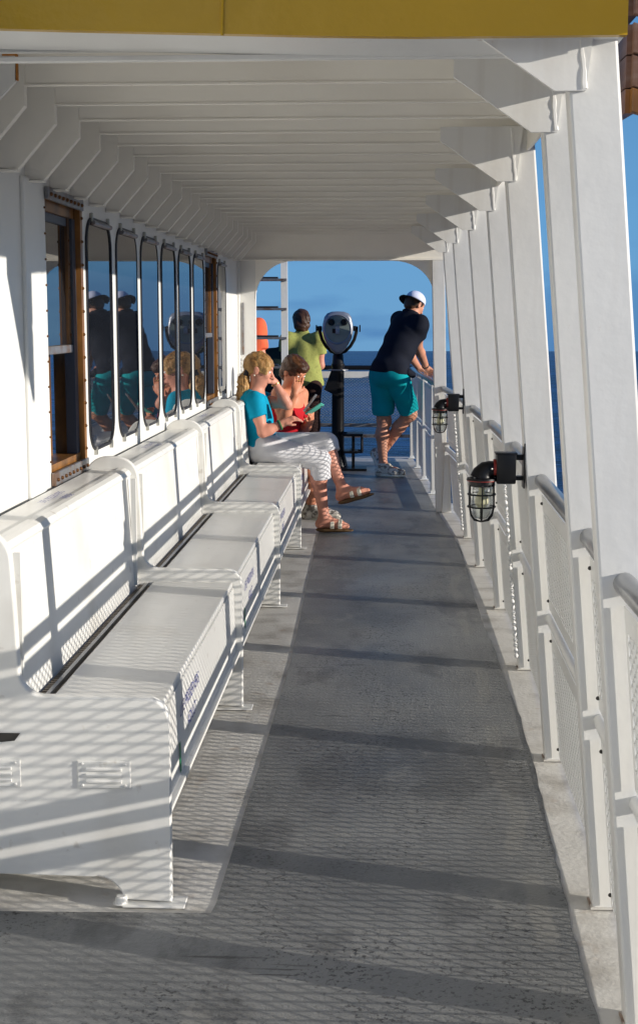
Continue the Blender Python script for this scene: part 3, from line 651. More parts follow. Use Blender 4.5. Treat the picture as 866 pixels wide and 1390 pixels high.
#PEOPLE
# ---------------------------------------------------------------- people: signed-distance bodies meshed as one surface
def Q(px, py, y):
    """point of the place seen at that spot of the photograph, y metres forward"""
    r = FW*F_PX+RT*(px-CX)-UP*(py-CY); t_ = y/r.y
    return np.array([r.x*t_, y, HC+r.z*t_])
def nrm(v): v = np.array(v, float); return v/(np.linalg.norm(v)+1e-9)
def cone(a, b, ra, rb, k=.02, cut=None): return ('c', np.array(a, float), np.array(b, float), ra, rb, k, cut)
def ell(c, rad, axes=None, k=.02, cut=None): return ('e', np.array(c, float), np.array(rad, float), np.eye(3) if axes is None else np.array(axes, float), k, cut)
def axes_from(f, up=(0, 0, 1)):
    f = nrm(f); r = nrm(np.cross(f, up)); u = np.cross(r, f); return np.array([r, f, u])      # rows: right, forward, up
def sdf_mesh(name, prims, voxel, material, parent=None, cutters=(), planes=(), noise=None, noise2=None):
    lo = np.full(3, 1e9); hi = -lo
    for p in prims:
        if p[0] == 'c':
            m = max(p[3], p[4])
            lo = np.minimum(lo, np.minimum(p[1], p[2])-m); hi = np.maximum(hi, np.maximum(p[1], p[2])+m)
        else: m = p[2].max(); lo = np.minimum(lo, p[1]-m); hi = np.maximum(hi, p[1]+m)
    lo -= voxel*3+.01; hi += voxel*3+.01
    n = np.ceil((hi-lo)/voxel).astype(int)+1
    Fd = np.full(n, .2, np.float32)
    ax = [lo[i]+voxel*np.arange(n[i]) for i in range(3)]
    def block(c0, c1, mg):
        a = np.maximum(((c0-mg-lo)/voxel).astype(int), 0); b = np.minimum(((c1+mg-lo)/voxel).astype(int)+2, n)
        return a, b
    def evalp(p):
        if p[0] == 'c':
            m = max(p[3], p[4]); c0 = np.minimum(p[1], p[2])-m; c1 = np.maximum(p[1], p[2])+m; k = p[5]; cut = p[6]
        else: m = p[2].max(); c0 = p[1]-m; c1 = p[1]+m; k = p[4]; cut = p[5]
        a, b = block(c0, c1, k+.03)
        if (b <= a).any(): return None
        X, Y, Z = np.meshgrid(ax[0][a[0]:b[0]], ax[1][a[1]:b[1]], ax[2][a[2]:b[2]], indexing='ij')
        Pn = np.stack([X, Y, Z], -1)
        if p[0] == 'c':
            ba = p[2]-p[1]; l2 = ba@ba+1e-12; h = np.clip(((Pn-p[1])@ba)/l2, 0, 1)
            d = np.linalg.norm(Pn-p[1]-h[..., None]*ba, axis=-1)-(p[3]+(p[4]-p[3])*h)
        else:
            q = (Pn-p[1])@p[3].T; k0 = np.linalg.norm(q/p[2], axis=-1); k1 = np.linalg.norm(q/(p[2]**2), axis=-1)+1e-9; d = k0*(k0-1)/k1
        if cut:
            for (cp, cn) in cut: d = np.maximum(d, (Pn-np.array(cp))@nrm(cn))
        return a, b, d, k, Pn
    for p in prims:
        r_ = evalp(p)
        if r_ is None: continue
        a, b, d, k, _ = r_; sl = Fd[a[0]:b[0], a[1]:b[1], a[2]:b[2]]
        h = np.maximum(k-np.abs(sl-d), 0)/k
        Fd[a[0]:b[0], a[1]:b[1], a[2]:b[2]] = np.minimum(sl, d)-h*h*k/4
    for p in cutters:
        r_ = evalp(p)
        if r_ is None: continue
        a, b, d, k, _ = r_; sl = Fd[a[0]:b[0], a[1]:b[1], a[2]:b[2]]
        Fd[a[0]:b[0], a[1]:b[1], a[2]:b[2]] = np.maximum(sl, -d)
    if planes or noise or noise2:
        X, Y, Z = np.meshgrid(*ax, indexing='ij')
        if noise:
            am, fr = noise; Fd += am*(np.sin(fr*(X*.8+Z*.9+Y*.3)+1.7*np.sin(fr*.45*(Z-X*.6)))*np.cos(fr*.7*(Y-.5*Z+.3*X)+np.sin(fr*.6*X)))
        if noise2:
            am, fx, fy_, fz_ = noise2; Fd += am*np.sin(X*fx+Y*fy_+Z*fz_+2*np.sin(Z*31+Y*17))
        for (cp, cn) in planes:
            cp = np.array(cp, float); cn = nrm(cn); Fd = np.maximum(Fd, (X-cp[0])*cn[0]+(Y-cp[1])*cn[1]+(Z-cp[2])*cn[2])
    # surface nets
    s = Fd < 0; sh = np.array(Fd.shape)-1
    cnt = np.zeros(sh, np.int8); acc = np.zeros((*sh, 3), np.float32)
    offs = [(i, j, k) for i in (0, 1) for j in (0, 1) for k in (0, 1)]
    def cs(A, o): return A[o[0]:o[0]+sh[0], o[1]:o[1]+sh[1], o[2]:o[2]+sh[2]]
    for o in offs:
        for d in range(3):
            if o[d]: continue
            o2 = list(o); o2[d] = 1
            A, B = cs(Fd, o), cs(Fd, o2); m = (A < 0) != (B < 0)
            tt = np.where(m, A/np.where(m, A-B, 1), 0)
            for q in range(3): acc[..., q] += np.where(m, o[q]+(tt if q == d else 0), 0)
            cnt += m
    idx = np.argwhere(cnt > 0); vid = np.full(sh, -1, np.int64); vid[tuple(idx.T)] = np.arange(len(idx))
    V = lo+voxel*(idx+acc[tuple(idx.T)]/cnt[tuple(idx.T)][:, None])
    quads = []
    for d in range(3):
        u, w = (d+1) % 3, (d+2) % 3
        sl0 = [slice(1, -1)]*3; sl0[d] = slice(0, -1); sl1 = list(sl0); sl1[d] = slice(1, None)
        A, B = s[tuple(sl0)], s[tuple(sl1)]
        for flip, m in ((0, A & ~B), (1, ~A & B)):
            e = np.argwhere(m)
            if not len(e): continue
            base = e.copy()
            for q in range(3):
                if q != d: base[:, q] += 1
            def vv(du, dw):
                t_ = base.copy(); t_[:, u] -= du; t_[:, w] -= dw; return vid[t_[:, 0], t_[:, 1], t_[:, 2]]
            qd = np.stack([vv(0, 0), vv(1, 0), vv(1, 1), vv(0, 1)], 1)
            if flip: qd = qd[:, ::-1]
            quads.append(qd)
    Fq = np.concatenate(quads); Fq = Fq[(Fq >= 0).all(1)]
    # one light smoothing pass
    nb = np.zeros_like(V); nc = np.zeros(len(V))
    for i in range(4):
        a_, b_ = Fq[:, i], Fq[:, (i+1) % 4]; np.add.at(nb, a_, V[b_]); np.add.at(nc, a_, 1)
    V = V*.55+.45*nb/np.maximum(nc, 1)[:, None]
    me = bpy.data.meshes.new(name); po = np.array(parent.location) if parent else np.zeros(3)
    me.from_pydata((V-po).tolist(), [], Fq.tolist()); me.materials.append(material)
    me.polygons.foreach_set('use_smooth', np.ones(len(me.polygons), bool)); me.update()
    o = bpy.data.objects.new(name, me); col.objects.link(o)
    if parent: o.parent = parent
    return o

def hand(wr, d, pn, curl=.5, side=1, s=1.0, thumb=.5):
    """palm and five bent fingers; d: direction of the fingers, pn: way the palm faces, side: +1 thumb at cross(d,pn)"""
    d = nrm(d); pn = nrm(np.array(pn)-d*(np.array(pn)@d)); sd = np.cross(d, pn)*side; P = []
    wr = np.array(wr); pc = wr+d*.048*s
    P.append(ell(pc, (.042*s, .048*s, .015*s), np.array([sd, d, pn]), .014))
    P.append(cone(wr, wr+d*.03*s, .023*s, .024*s, .02))
    for i, (off, ln) in enumerate(((.030, .074), (.010, .082), (-.010, .076), (-.029, .060))):
        p0 = wr+d*.082*s+sd*off*s; ang = .15+curl*.5; p = p0; dd = d+sd*off*2.0
        P.append(cone(wr+d*.05*s+sd*off*.8*s, p0, .0095*s, .0088*s, .006))
        for q, fl in enumerate((.46, .30, .24)):
            ang += curl*(.55+.12*i); v = nrm(nrm(dd)*math.cos(ang-curl*.5)+pn*math.sin(ang-curl*.5)); e = p+v*ln*fl*s
            P.append(cone(p, e, (.0088-.0006*q)*s, (.0082-.0006*q)*s, .004)); p = e
    t0 = wr+d*.025*s+sd*.028*s; t1 = t0+nrm(d*.7+sd*(.8-thumb*.5)+pn*thumb*.8)*.036*s; t2 = t1+nrm(d*1.0+sd*(.25-thumb*.3)+pn*thumb)*.030*s
    P += [cone(wr+d*.02*s+sd*.012*s, t0, .015*s, .012*s, .012), cone(t0, t1, .0115*s, .0098*s, .006), cone(t1, t2, .0096*s, .0078*s, .004)]
    return P
def head(c, f, s=1.0, up=(0, 0, 1), hk=1):
    A = axes_from(f, up); r, f_, u = A
    g = lambda a, b, cc: np.array(c)+(r*a+f_*b+u*cc)*s
    P = [ell(g(0, -.012, .025), (.074*s, .094*s, .090*s), A, .02), ell(g(0, .026, -.040), (.057*s, .062*s, .068*s), A, .03),
         ell(g(0, .056, -.088), (.024*s, .020*s, .017*s), A, .022), ell(g(0, .072, .028), (.046*s, .018*s, .016*s), A, .02),
         cone(g(0, .088, .008), g(0, .110, -.026), .008*s, .0125*s, .010), ell(g(-.012, .098, -.030), (.007*s,)*3, A, .006), ell(g(.012, .098, -.030), (.007*s,)*3, A, .006),
         cone(g(-.018, .084, -.052), g(.018, .084, -.052), .0065*s, .0065*s, .006), cone(g(-.015, .081, -.063), g(.015, .081, -.063), .007*s, .007*s, .006),
         ell(g(-.036, .060, -.020), (.020*s, .022*s, .022*s), A, .02), ell(g(.036, .060, -.020), (.020*s, .022*s, .022*s), A, .02)]
    for sx in (-1, 1):
        P += [ell(g(sx*.077, -.010, -.008), (.007*s, .020*s, .031*s), A, .006), ell(g(sx*.080, -.016, .012), (.006*s, .014*s, .012*s), A, .005)]
    cut = [ell(g(sx*.031, .094, .006), (.016*s, .012*s, .009*s), A, .005) for sx in (-1, 1)]+[ell(g(sx*.086, -.004, -.004), (.005*s, .009*s, .016*s), A) for sx in (-1, 1)]
    return P, cut, g, A
def face_bits(g, A, parent, s=1.0, brow=(.12, .06, .03)):
    po = np.array(parent.location)
    for sx in (-1, 1):
        e = MB().ball(tuple(g(sx*.031, .076, .006)-po), .0115*s, 10, 8).build('eye', M['eye'], parent, smooth=True)
        MB().ball(tuple(g(sx*.032, .0845, .005)-po), .0045*s, 8, 6).build('pupil', M['rubber'], e)
        MB().tube([tuple(g(sx*(.014+.011*q), .0905-.004*q*q*.6, .026+.002*math.sin(q*1.2)) -po) for q in range(4)], [.0025, .0038, .0034, .002], 6).build('brow', M['hair_dark'], parent, smooth=True)
    MB().tube([tuple(g(.020*math.sin(a), .0895-.006*abs(math.sin(a)), -.0575)-po) for a in np.linspace(-1.2, 1.2, 7)], .0022, 6).build('mouth', M['lip'], parent, smooth=True)
def arm(sh, el, wr, s=1.0):
    sh, el, wr = map(np.array, (sh, el, wr)); fm = el*.7+wr*.3
    return [cone(sh, el, .049*s, .038*s, .03), cone(el, fm, .038*s, .040*s, .02), cone(fm, wr, .040*s, .026*s, .02), cone(sh*.6+el*.4, sh*.45+el*.55, .047*s, .045*s, .02)]
def leg(hip, kn, an, s=1.0, back=(0, 1, 0)):
    hip, kn, an = map(np.array, (hip, kn, an)); cf = kn*.68+an*.32+nrm(back)*.018
    return [cone(hip, kn, .088*s, .058*s, .04), cone(kn, cf, .055*s, .056*s, .03), cone(cf, an, .054*s, .034*s, .03), ell(kn, (.058*s,)*3, None, .03)]
def foot(an, toe, s=1.0, dn=(0, 0, -1)):
    an, toe = np.array(an), np.array(toe); dn = nrm(dn); f = nrm((toe-an)-dn*((toe-an)@dn))
    heel = an-f*.03+dn*.045
    ball_ = an+f*.125*s+dn*.050; toe = an+f*.180*s+dn*.056
    return [cone(an, heel, .034*s, .030*s, .03), cone(heel, ball_, .030*s, .033*s, .03), cone(an, ball_, .032*s, .026*s, .03), cone(ball_, toe, .032*s, .020*s, .02)]
def torso(pel, chest, neck, shL, shR, w=1.0, s=1.0):
    pel, chest, neck, shL, shR = map(np.array, (pel, chest, neck, shL, shR)); r = nrm(shR-shL); u = nrm(neck-pel); f = np.cross(u, r); r = np.cross(f, u); A = np.array([r, f, u])
    ab = pel*.5+chest*.5
    return [ell(pel, (.165*s*w, .115*s*w, .13*s), A, .05), ell(ab, (.140*s*w, .100*s*w, .16*s), A, .05), ell(chest, (.160*s, .108*s, .17*s), A, .05),
            cone(chest+u*.10*s, shL, .07*s, .050*s, .05), cone(chest+u*.10*s, shR, .07*s, .050*s, .05), cone(chest+u*.13*s, neck, .065*s, .055*s, .04)], A
def inflate(P, d, dz=None):
    o = []
    for p in P:
        if p[0] == 'c': o.append((p[0], p[1], p[2], p[3]+d, p[4]+d, p[5], p[6]))
        else: o.append((p[0], p[1], p[2]+d, p[3], p[4], p[5]))
    return o
M['eye'] = mat('eye_white', (.7, .68, .64), .2); M['lip'] = mat('lip', (.42, .12, .09), .5)
def hairmat(name, a, b, sc_=1.0):
    m = mat(name, a, .45, spec=.4, stain=[(b, 16*sc_, .42, .62, .9, (1, 1, .35)), (tuple(x*.35 for x in a), 26*sc_, .55, .72, .8, (1, 1, .3))], bump=(70, .8, .008)); return m
M['hair_blond'] = hairmat('blond_hair', (.28, .14, .045), (.52, .31, .12)); M['hair_light'] = hairmat('light_blond_strand', (.50, .29, .11), (.62, .42, .20)); M['hair_brown'] = hairmat('brown_hair', (.055, .020, .008), (.11, .045, .018)); M['hair_dark'] = hairmat('dark_hair', (.04, .018, .01), (.09, .04, .02))  # blond hair in several tones, the loose strands paler
M['skin_a'] = skin('tanned_skin', (.56, .25, .175)); M['skin_b'] = skin('ruddy_skin', (.55, .22, .125)); M['skin_c'] = skin('skin', (.52, .24, .15))
M['turq_shirt'] = cloth('turquoise_jersey', (.0, .26, .42)); M['white_cotton'] = cloth('white_cotton', (.66, .66, .68)); M['red_cotton'] = cloth('red_cotton', (.42, .012, .02))
M['navy'] = cloth('navy_polo', (.008, .010, .018)); M['teal'] = cloth('teal_shorts', (.0, .28, .31)); M['olive'] = mat('olive_print', (.31, .33, .085), .85, var=(30, .3), stain=((.17, .20, .05), 30, .5, .65, .6), bump=(60, .3, .004))
M['orange'] = cloth('coral_shirt', (.80, .14, .06)); M['brown_cloth'] = cloth('dark_brown_trousers', (.03, .014, .012)); M['blue_cloth'] = cloth('blue_shorts', (.02, .07, .22)); M['darkgreen'] = cloth('dark_green_jacket', (.018, .03, .022))
M['cap'] = cloth('white_cap', (.62, .64, .78)); M['sole'] = mat('brown_sole', (.10, .055, .02), .6); M['leather'] = mat('white_strap', (.68, .66, .55), .4); M['shoe'] = mat('pale_trainer', (.62, .58, .50), .6, stain=((.10, .08, .06), 30, .5, .56, .8)); M['jade'] = mat('mint_phone_case', (.09, .42, .33), .35)
M['bead'] = mat('green_beads', (.03, .16, .05), .35); M['gold'] = mat('gold_band', (.6, .4, .12), .3, metal=.9)

def phone(name, c, f, nrm_, label, m, size=(.072, .145, .009)):
    f = nrm(f); n_ = nrm(np.array(nrm_)-f*(np.array(nrm_)@f)); r = np.cross(f, n_); o = empty(name, tuple(c)); tag(o, label, 'phone')
    def bx(a, b, c0, c1, bev):
        mb = MB().box(-a, a, -b, b, c0, c1, bev=bev); mb.v = [tuple(r*v[0]+f*v[1]+n_*v[2]) for v in mb.v]; return mb
    bx(size[0]/2, size[1]/2, -size[2]/2, size[2]/2, .0035).build('case', m, o, smooth=True)
    bx(size[0]/2-.005, size[1]/2-.008, size[2]/2+.0003, size[2]/2+.001, 0).build('screen', M['rubber'], o)
    mb = MB().ball((0, 0, 0), .006, 10, 6); q = -r*.018+f*(size[1]/2-.02)-n_*(size[2]/2); mb.v = [tuple(np.array(v)+q) for v in mb.v]; mb.build('camera_lens', M['rubber'], o)
    return o

# ---- woman in turquoise
p1 = empty('person', (-.86, 9.0, .5)); tag(p1, 'blonde woman with ponytail in turquoise T-shirt and white capris, legs crossed on the bench', 'person')
pel = Q(357, 606, 9.0); ch = Q(347, 563, 9.0); nk = Q(347, 534, 9.0); hc = Q(352.5, 502, 9.0)
shR = Q(346, 545, 8.85); shL = Q(350, 543, 9.16); elR = Q(357, 587, 8.80); wrR = Q(384, 575, 8.83); elL = Q(390, 549, 9.06); wrL = Q(373, 519, 9.04)
hpR = Q(362, 608, 8.92); hpL = Q(362, 606, 9.08); knR = Q(434, 625, 8.92); anR = Q(440, 700, 8.93); anR[2] = .112; toR = Q(466, 711, 8.92); knL = Q(445, 601, 9.02); anL = Q(465, 664, 8.93); toL = Q(499, 656, 8.90); dnL = nrm((.28, 0, -.96))
T1, A1 = torso(pel, ch, nk, shL, shR, .95, .93)
hp, hcut, g1_, HA = head(hc, (.90, -.05, -.28), .98)
B = T1+hp+[cone(nk-np.array([0, 0, .02]), hc+np.array([-.01, 0, -.06]), .052, .050, .03)]
B += arm(shR, elR, wrR, .92)+arm(shL, elL, wrL, .90)
B += leg(hpR, knR, anR, .98, (-1, 0, 0))+leg(hpL, knL, anL, .98, (-1, 0, 0))+foot(anR, toR, .9)+foot(anL, toL, .95, dnL)
B += hand(wrR, Q(413, 560, 8.86)-wrR, (-.3, .3, -1), .55, -1, .92)+hand(wrL, Q(361, 506, 9.0)-wrL, (-.9, .2, -.2), .5, 1, .90)
body1 = sdf_mesh('body', B, .0046, M['skin_a'], p1, hcut); face_bits(g1_, HA, p1)
up_ = A1[2]
TS = inflate(T1, .013)
TS += [cone(shR, shR+(elR-shR)*.62, .068, .066, .04, [(shR+(elR-shR)*.52, elR-shR)]), cone(shL, shL+(elL-shL)*.45, .062, .060, .04, [(shL+(elL-shL)*.34, elL-shL)])]
sdf_mesh('shirt', TS, .0055, M['turq_shirt'], p1, cutters=[ell(nk+np.array([.035, 0, .03]), (.085, .075, .055))], planes=[(Q(352, 614, 9.0), (-.35, 0, -1))], noise=(.0060, 34))
PT = inflate([ell(pel, (.165*.9, .115, .13), A1, .05)], .012)+[cone(hpR, knR, .100, .073, .018), cone(hpL, knL, .100, .073, .010)]
hR = knR+(anR-knR)*.32; hL = knL+(anL-knL)*.20
PT += [cone(knR, knR+(anR-knR)*.45, .072, .070, .012, [(hR, anR-knR)]), cone(knL, knL+(anL-knL)*.33, .070, .064, .012, [(hL, anL-knL)])]
sdf_mesh('trousers', PT, .0055, M['white_cotton'], p1, planes=[(pel+np.array([0, 0, .10]), (-.25, 0, 1))], noise=(.0045, 23))
g_ = g1_
HR = [ell(g_(0, -.020, .034), (.083, .104, .090), HA, .02), cone(g_(0, -.07, .01), Q(336, 507, 9.0), .045, .026, .03), ell(g_(-.045, .035, .045), (.035, .050, .050), HA, .02), ell(g_(.045, .035, .045), (.035, .050, .050), HA, .02),
      cone(g_(-.062, .055, .03), g_(-.060, .062, -.02), .016, .010, .02), cone(g_(.062, .055, .03), g_(.060, .062, -.02), .016, .010, .02)]
sdf_mesh('hair', HR, .0045, M['hair_blond'], p1, cutters=[ell(g_(0, .105, -.045), (.082, .080, .098), HA), ell(g_(0, .01, -.13), (.12, .12, .085), HA), ell(g_(.085, -.008, -.01), (.02, .020, .026), HA), ell(g_(-.085, -.008, -.01), (.02, .020, .026), HA)], noise=(.003, 95))
tail = [Q(334, 508, 9.0), Q(331, 515, 8.99), Q(331, 524, 8.98), Q(330, 533, 8.98), Q(326, 541, 8.98)]
PTl = [cone(tail[i], tail[i+1], (.024, .038, .042, .034)[i], (.038, .042, .034, .012)[i], .02) for i in range(4)]+[cone(tail[1], tail[3]+HA[0]*.02-HA[1]*.02, .03, .008, .01), cone(tail[2], tail[4]-HA[1]*.035, .03, .004, .01)]
sdf_mesh('ponytail', PTl, .0045, M['hair_blond'], p1, noise=(.006, 110))
def strands_mesh(name, paths, m, parent, r=.0022):
    po = np.array(parent.location); mb = MB()
    for p in paths: mb.tube([q-po for q in p], [r, r*1.1, r, r*.5][:len(p)] if len(p) == 4 else r, 4, cap=False)
    return mb.build(name, m, parent, smooth=True)
rn = random.Random(3); paths = []
for k in range(90):
    o1 = np.array([rn.gauss(0, 1), rn.gauss(0, 1), rn.gauss(0, 1)]); sp = [tail[0]+o1*.008, tail[1]+o1*.020, tail[2]+o1*.022, tail[3]+o1*.018+np.array([rn.uniform(-.02, .02), 0, -.01]), tail[4]+o1*.014+np.array([rn.uniform(-.025, .015), 0, rn.uniform(-.03, .02)])]
    paths.append(sp)
for k in range(130):
    a = rn.uniform(-1.5, 1.5); b = rn.uniform(-.2, 1.25)
    st0 = g_(.083*math.sin(a), -.015+.095*math.cos(a)*math.cos(b), .038+.088*math.sin(b)*math.cos(a*.4)); mid = g_(.088*math.sin(a)*.9, -.03, .045+.090*math.cos(a)); md2 = g_(.06*math.sin(a), -.095, .035+.05*math.cos(a))
    paths.append([st0, mid, md2, Q(336, 507, 9.0)])
strands_mesh('hair_strands', paths, M['hair_light'], p1)
sdf_mesh('scrunchie', [cone(Q(335.5, 507, 9.0)+HA[0]*.03*math.cos(a)+HA[2]*.03*math.sin(a), Q(335.5, 507, 9.0)+HA[0]*.03*math.cos(a+.8)+HA[2]*.03*math.sin(a+.8), .017, .017, .01) for a in np.arange(0, 6.3, .79)], .0045, M['rubber'], p1, noise=(.003, 120))
def ring(name, c, ax_, r, th, m, parent, n=16, beads=False):
    ax_ = nrm(ax_); u = nrm(np.cross(ax_, (0.3, .5, 1))); w = np.cross(ax_, u); po = np.array(parent.location); mb = MB()
    pts = [c+u*r*math.cos(2*math.pi*k/n)+w*r*math.sin(2*math.pi*k/n)-po for k in range(n)]
    if beads:
        for p in pts: mb.ball(tuple(p), th, 8, 6)
    else: mb.tube(pts, th, 8, closed=True)
    return mb.build(name, m, parent, smooth=True)
ring('bracelet', elR+(wrR-elR)*.86, wrR-elR, .031, .0065, M['bead'], p1, 18, True); ring('bracelet', elR+(wrR-elR)*.80, wrR-elR, .033, .005, M['rubber'], p1)
ring('bangle', elL+(wrL-elL)*.93, wrL-elL, .029, .004, M['gold'], p1)
MB().ball(tuple(g_(.079, -.014, -.042)-np.array(p1.location)), .006).build('earring', M['leather'], p1, smooth=True)
def sandal(an, toe, dn, parent, s=1.0):
    an, toe = np.array(an), np.array(toe); dn = nrm(dn); f = nrm((toe-an)-dn*((toe-an)@dn)); r = np.cross(f, dn); A = np.array([r, f, dn]); c = an+f*.075+dn*.086
    sl = sdf_mesh('sandal', [ell(c, (.045*s, .135*s, .016), A, .01), ell(c-f*.07, (.036*s, .06*s, .018), A, .01)], .005, M['sole'], parent)
    po = np.array(parent.location); 
    for q, rr in ((.085, 0), (.030, 0)):
        mb = MB(); cc = an+f*(q+.03)+dn*.052; pts = [cc+r*.039*math.cos(a)-dn*(.036*math.sin(a)) for a in np.linspace(-.5, math.pi+.5, 14)]
        for dq in (-.008, 0, .008): mb.tube([p+f*dq-po for p in pts], .0058, 6)
        mb.build('strap', M['leather'], parent, smooth=True)
sandal(anR, toR, (0, 0, -1), p1); sandal(anL, toL, dnL, p1)
phone('phone', Q(421, 547, 8.85), (.55, .05, .75), (-.75, .1, .5), 'grey phone tilted in the right hand of the blonde woman', M['trim'])

# ---- woman in red tank top
p2 = empty('person', (-.76, 9.58, .5)); tag(p2, 'woman with short brown hair in red tank top, covering her face', 'person')
pel = Q(375, 607, 9.6); ch = Q(390, 562, 9.56); nk = Q(391, 532, 9.54); hc = Q(399.5, 505, 9.50)
shR = Q(378, 535, 9.42); shL = Q(409, 535, 9.68); elR = Q(384, 572, 9.34); wrR = Q(400, 535, 9.30); elL = Q(413, 583, 9.66); wrL = Q(421, 572, 9.46)
hpR = Q(376, 610, 9.5); hpL = Q(378, 609, 9.7); knR = Q(430, 612, 9.5); knL = Q(432, 610, 9.72); anR = Q(424, 688, 9.58); anL = Q(422, 686, 9.78); toR = Q(440, 697, 9.55); toL = Q(440, 694, 9.75)
T2, A2 = torso(pel, ch, nk, shL, shR, 1.0, .95)
hp, hcut, g_, HA = head(hc, (.70, -.62, -.52), .97)
B = T2+hp+[cone(nk-np.array([0, 0, .02]), hc+np.array([-.02, .01, -.05]), .055, .052, .03)]+arm(shR, elR, wrR, .95)+arm(shL, elL, wrL, .95)
B += leg(hpR, knR, anR, 1, (-1, 0, 0))+leg(hpL, knL, anL, 1, (-1, 0, 0))+foot(anR, toR)+foot(anL, toL)
B += hand(wrR, Q(407, 511, 9.33)-wrR, (-.2, .9, .2), .35, -1, .95, .3)+hand(wrL, Q(424, 560, 9.38)-wrL, (-.5, -.3, .6), .7, 1, .95)
sdf_mesh('body', B, .005, M['skin_b'], p2, hcut); face_bits(g_, HA, p2)
fwd2 = A2[1]*(1 if A2[1][0] > 0 else -1)
sdf_mesh('tank_top', inflate(T2[:3], .012), .006, M['red_cotton'], p2, planes=[(Q(385, 600, 9.58), (-.1, 0, -1)), (ch+fwd2*.03+A2[2]*.085, nrm(A2[2]+fwd2*.15))], noise=(.003, 40))
st_ = MB(); po = np.array(p2.location)
for s_ in (-1, 1):
    c0 = ch+A2[0]*.085*s_+fwd2*.115+A2[2]*.0; c1 = nk+A2[0]*.085*s_+fwd2*.03-A2[2]*.022; c2 = ch+A2[0]*.085*s_-fwd2*.115+A2[2]*.03
    mid = nk+A2[0]*.086*s_+fwd2*.075-A2[2]*.055
    st_ = MB()
    for dq in (-.012, 0, .012): st_.tube([p+A2[0]*dq-po for p in (c0, mid, c1, c2)], .009, 8)
    st_.build('shoulder_strap', M['red_cotton'], p2, smooth=True)
SH = [ell(pel, (.175, .125, .12), A2, .05), cone(hpR, hpR+(knR-hpR)*.86, .104, .080, .05), cone(hpL, hpL+(knL-hpL)*.86, .104, .080, .05)]
sdf_mesh('shorts', SH, .006, M['blue_cloth'], p2, planes=[(pel+np.array([0, 0, .08]), (0, 0, 1))], noise=(.003, 36))
sdf_mesh('hair', [ell(g_(0, -.016, .036), (.086, .104, .092), HA, .02), ell(g_(0, -.06, -.03), (.070, .055, .075), HA, .03), ell(g_(0, .06, .075), (.062, .045, .034), HA, .02)], .0046, M['hair_brown'], p2,
         cutters=[ell(g_(0, .115, -.050), (.072, .080, .098), HA), ell(g_(.09, .0, -.02), (.03, .024, .032), HA), ell(g_(-.09, .0, -.02), (.03, .024, .032), HA)], noise=(.0045, 100))
def trainer(an, toe, parent, m, s=1.0, dn=(0, 0, -1)):
    an, toe = np.array(an), np.array(toe); dn = nrm(dn); f = nrm((toe-an)-dn*((toe-an)@dn)); r = np.cross(f, dn); A = np.array([r, f, dn]); base = an+dn*.062
    up = [cone(an+dn*.0, base-f*.035, .048, .047, .03), cone(base-f*.03, base+f*.13, .046, .043, .03), cone(an+f*.02, base+f*.10, .044, .040, .03), cone(base+f*.13, base+f*.195, .044, .032, .02)]
    sh = sdf_mesh('shoe', up, .0055, m, parent, planes=[(an-dn*.022, -dn)])
    sdf_mesh('shoe_sole', [ell(base+f*.075+dn*.030, (.052, .155, .024), A, .01)], .0055, M['leather'], parent); return sh
trainer(anR, toR, p2, M['shoe']); trainer(anL, toL, p2, M['shoe'])
ring('ring', Q(406, 517, 9.32), nrm(Q(407, 511, 9.33)-wrR), .011, .002, M['gold'], p2)
phone('phone', Q(427, 555.5, 9.36), (.62, -.1, .42), (-.45, .35, .75), 'mint green phone in the left hand of the woman in red', M['jade'])

# ---- man in navy polo leaning on the rail
p3 = empty('person', (0.05, 12.25, 0)); tag(p3, 'man in navy polo, teal shorts and backwards white cap leaning on the side rail', 'person')
pel = Q(529, 503, 12.15); ch = Q(549, 452, 12.28); nk = Q(557, 427, 12.33); hc = Q(563, 414, 12.36)
shR = Q(570, 440, 12.18); shL = Q(542, 434, 12.42); elR = Q(567, 470, 12.36); wrR = Q(578.5, 499, 12.62); elL = Q(553, 478, 12.70); wrL = Q(568, 499, 12.86)
hpR = Q(539, 511, 12.10); hpL = Q(518, 511, 12.22); knR = Q(556, 562, 12.20); anR = Q(519, 614, 12.36); toR = Q(512, 629, 12.30); knL = Q(521, 570, 12.26); anL = Q(520, 630, 12.20); anL[2] = .112; toL = Q(544, 640, 12.13)
T3, A3 = torso(pel, ch, nk, shL, shR, 1.08, 1.08)
hp, hcut, g_, HA = head(hc, (.70, .62, -.50), 1.0)
B = T3+hp+[cone(nk, hc+np.array([-.01, 0, -.04]), .066, .060, .03)]+arm(shR, elR, wrR, 1.12)+arm(shL, elL, wrL, 1.12)
B += leg(hpR, knR, anR, 1.08, (-.7, -.5, 0))+leg(hpL, knL, anL, 1.08, (-1, -.3, 0))+foot(anL, toL)+foot(anR, toR, 1, nrm((-.6, 0, -.5)))
B += hand(wrR, (.35, .5, -.35), (.4, .3, -1), .6, -1, 1.02)+hand(wrL, (.55, .25, -.35), (.3, .2, -1), .6, 1, 1.02)
sdf_mesh('body', B, .0055, M['skin_c'], p3, hcut); face_bits(g_, HA, p3)
TS = inflate(T3, .018)+[cone(shR, elR, .076, .074, .05, [(shR+(elR-shR)*.60, elR-shR)]), cone(shL, elL, .074, .072, .05, [(shL+(elL-shL)*.60, elL-shL)]), cone(ch, pel-np.array([.02, 0, .03]), .13, .15, .06)]
ud = nrm(nk-pel)
sdf_mesh('polo_shirt', TS, .0065, M['navy'], p3, planes=[(pel-ud*.02, nrm((-.10, 0, -1)))], cutters=[ell(nk+ud*.06, (.09, .09, .05))], noise=(.0075, 22))
ring('collar', nk+ud*.012, ud, .074, .014, M['navy'], p3, 18)
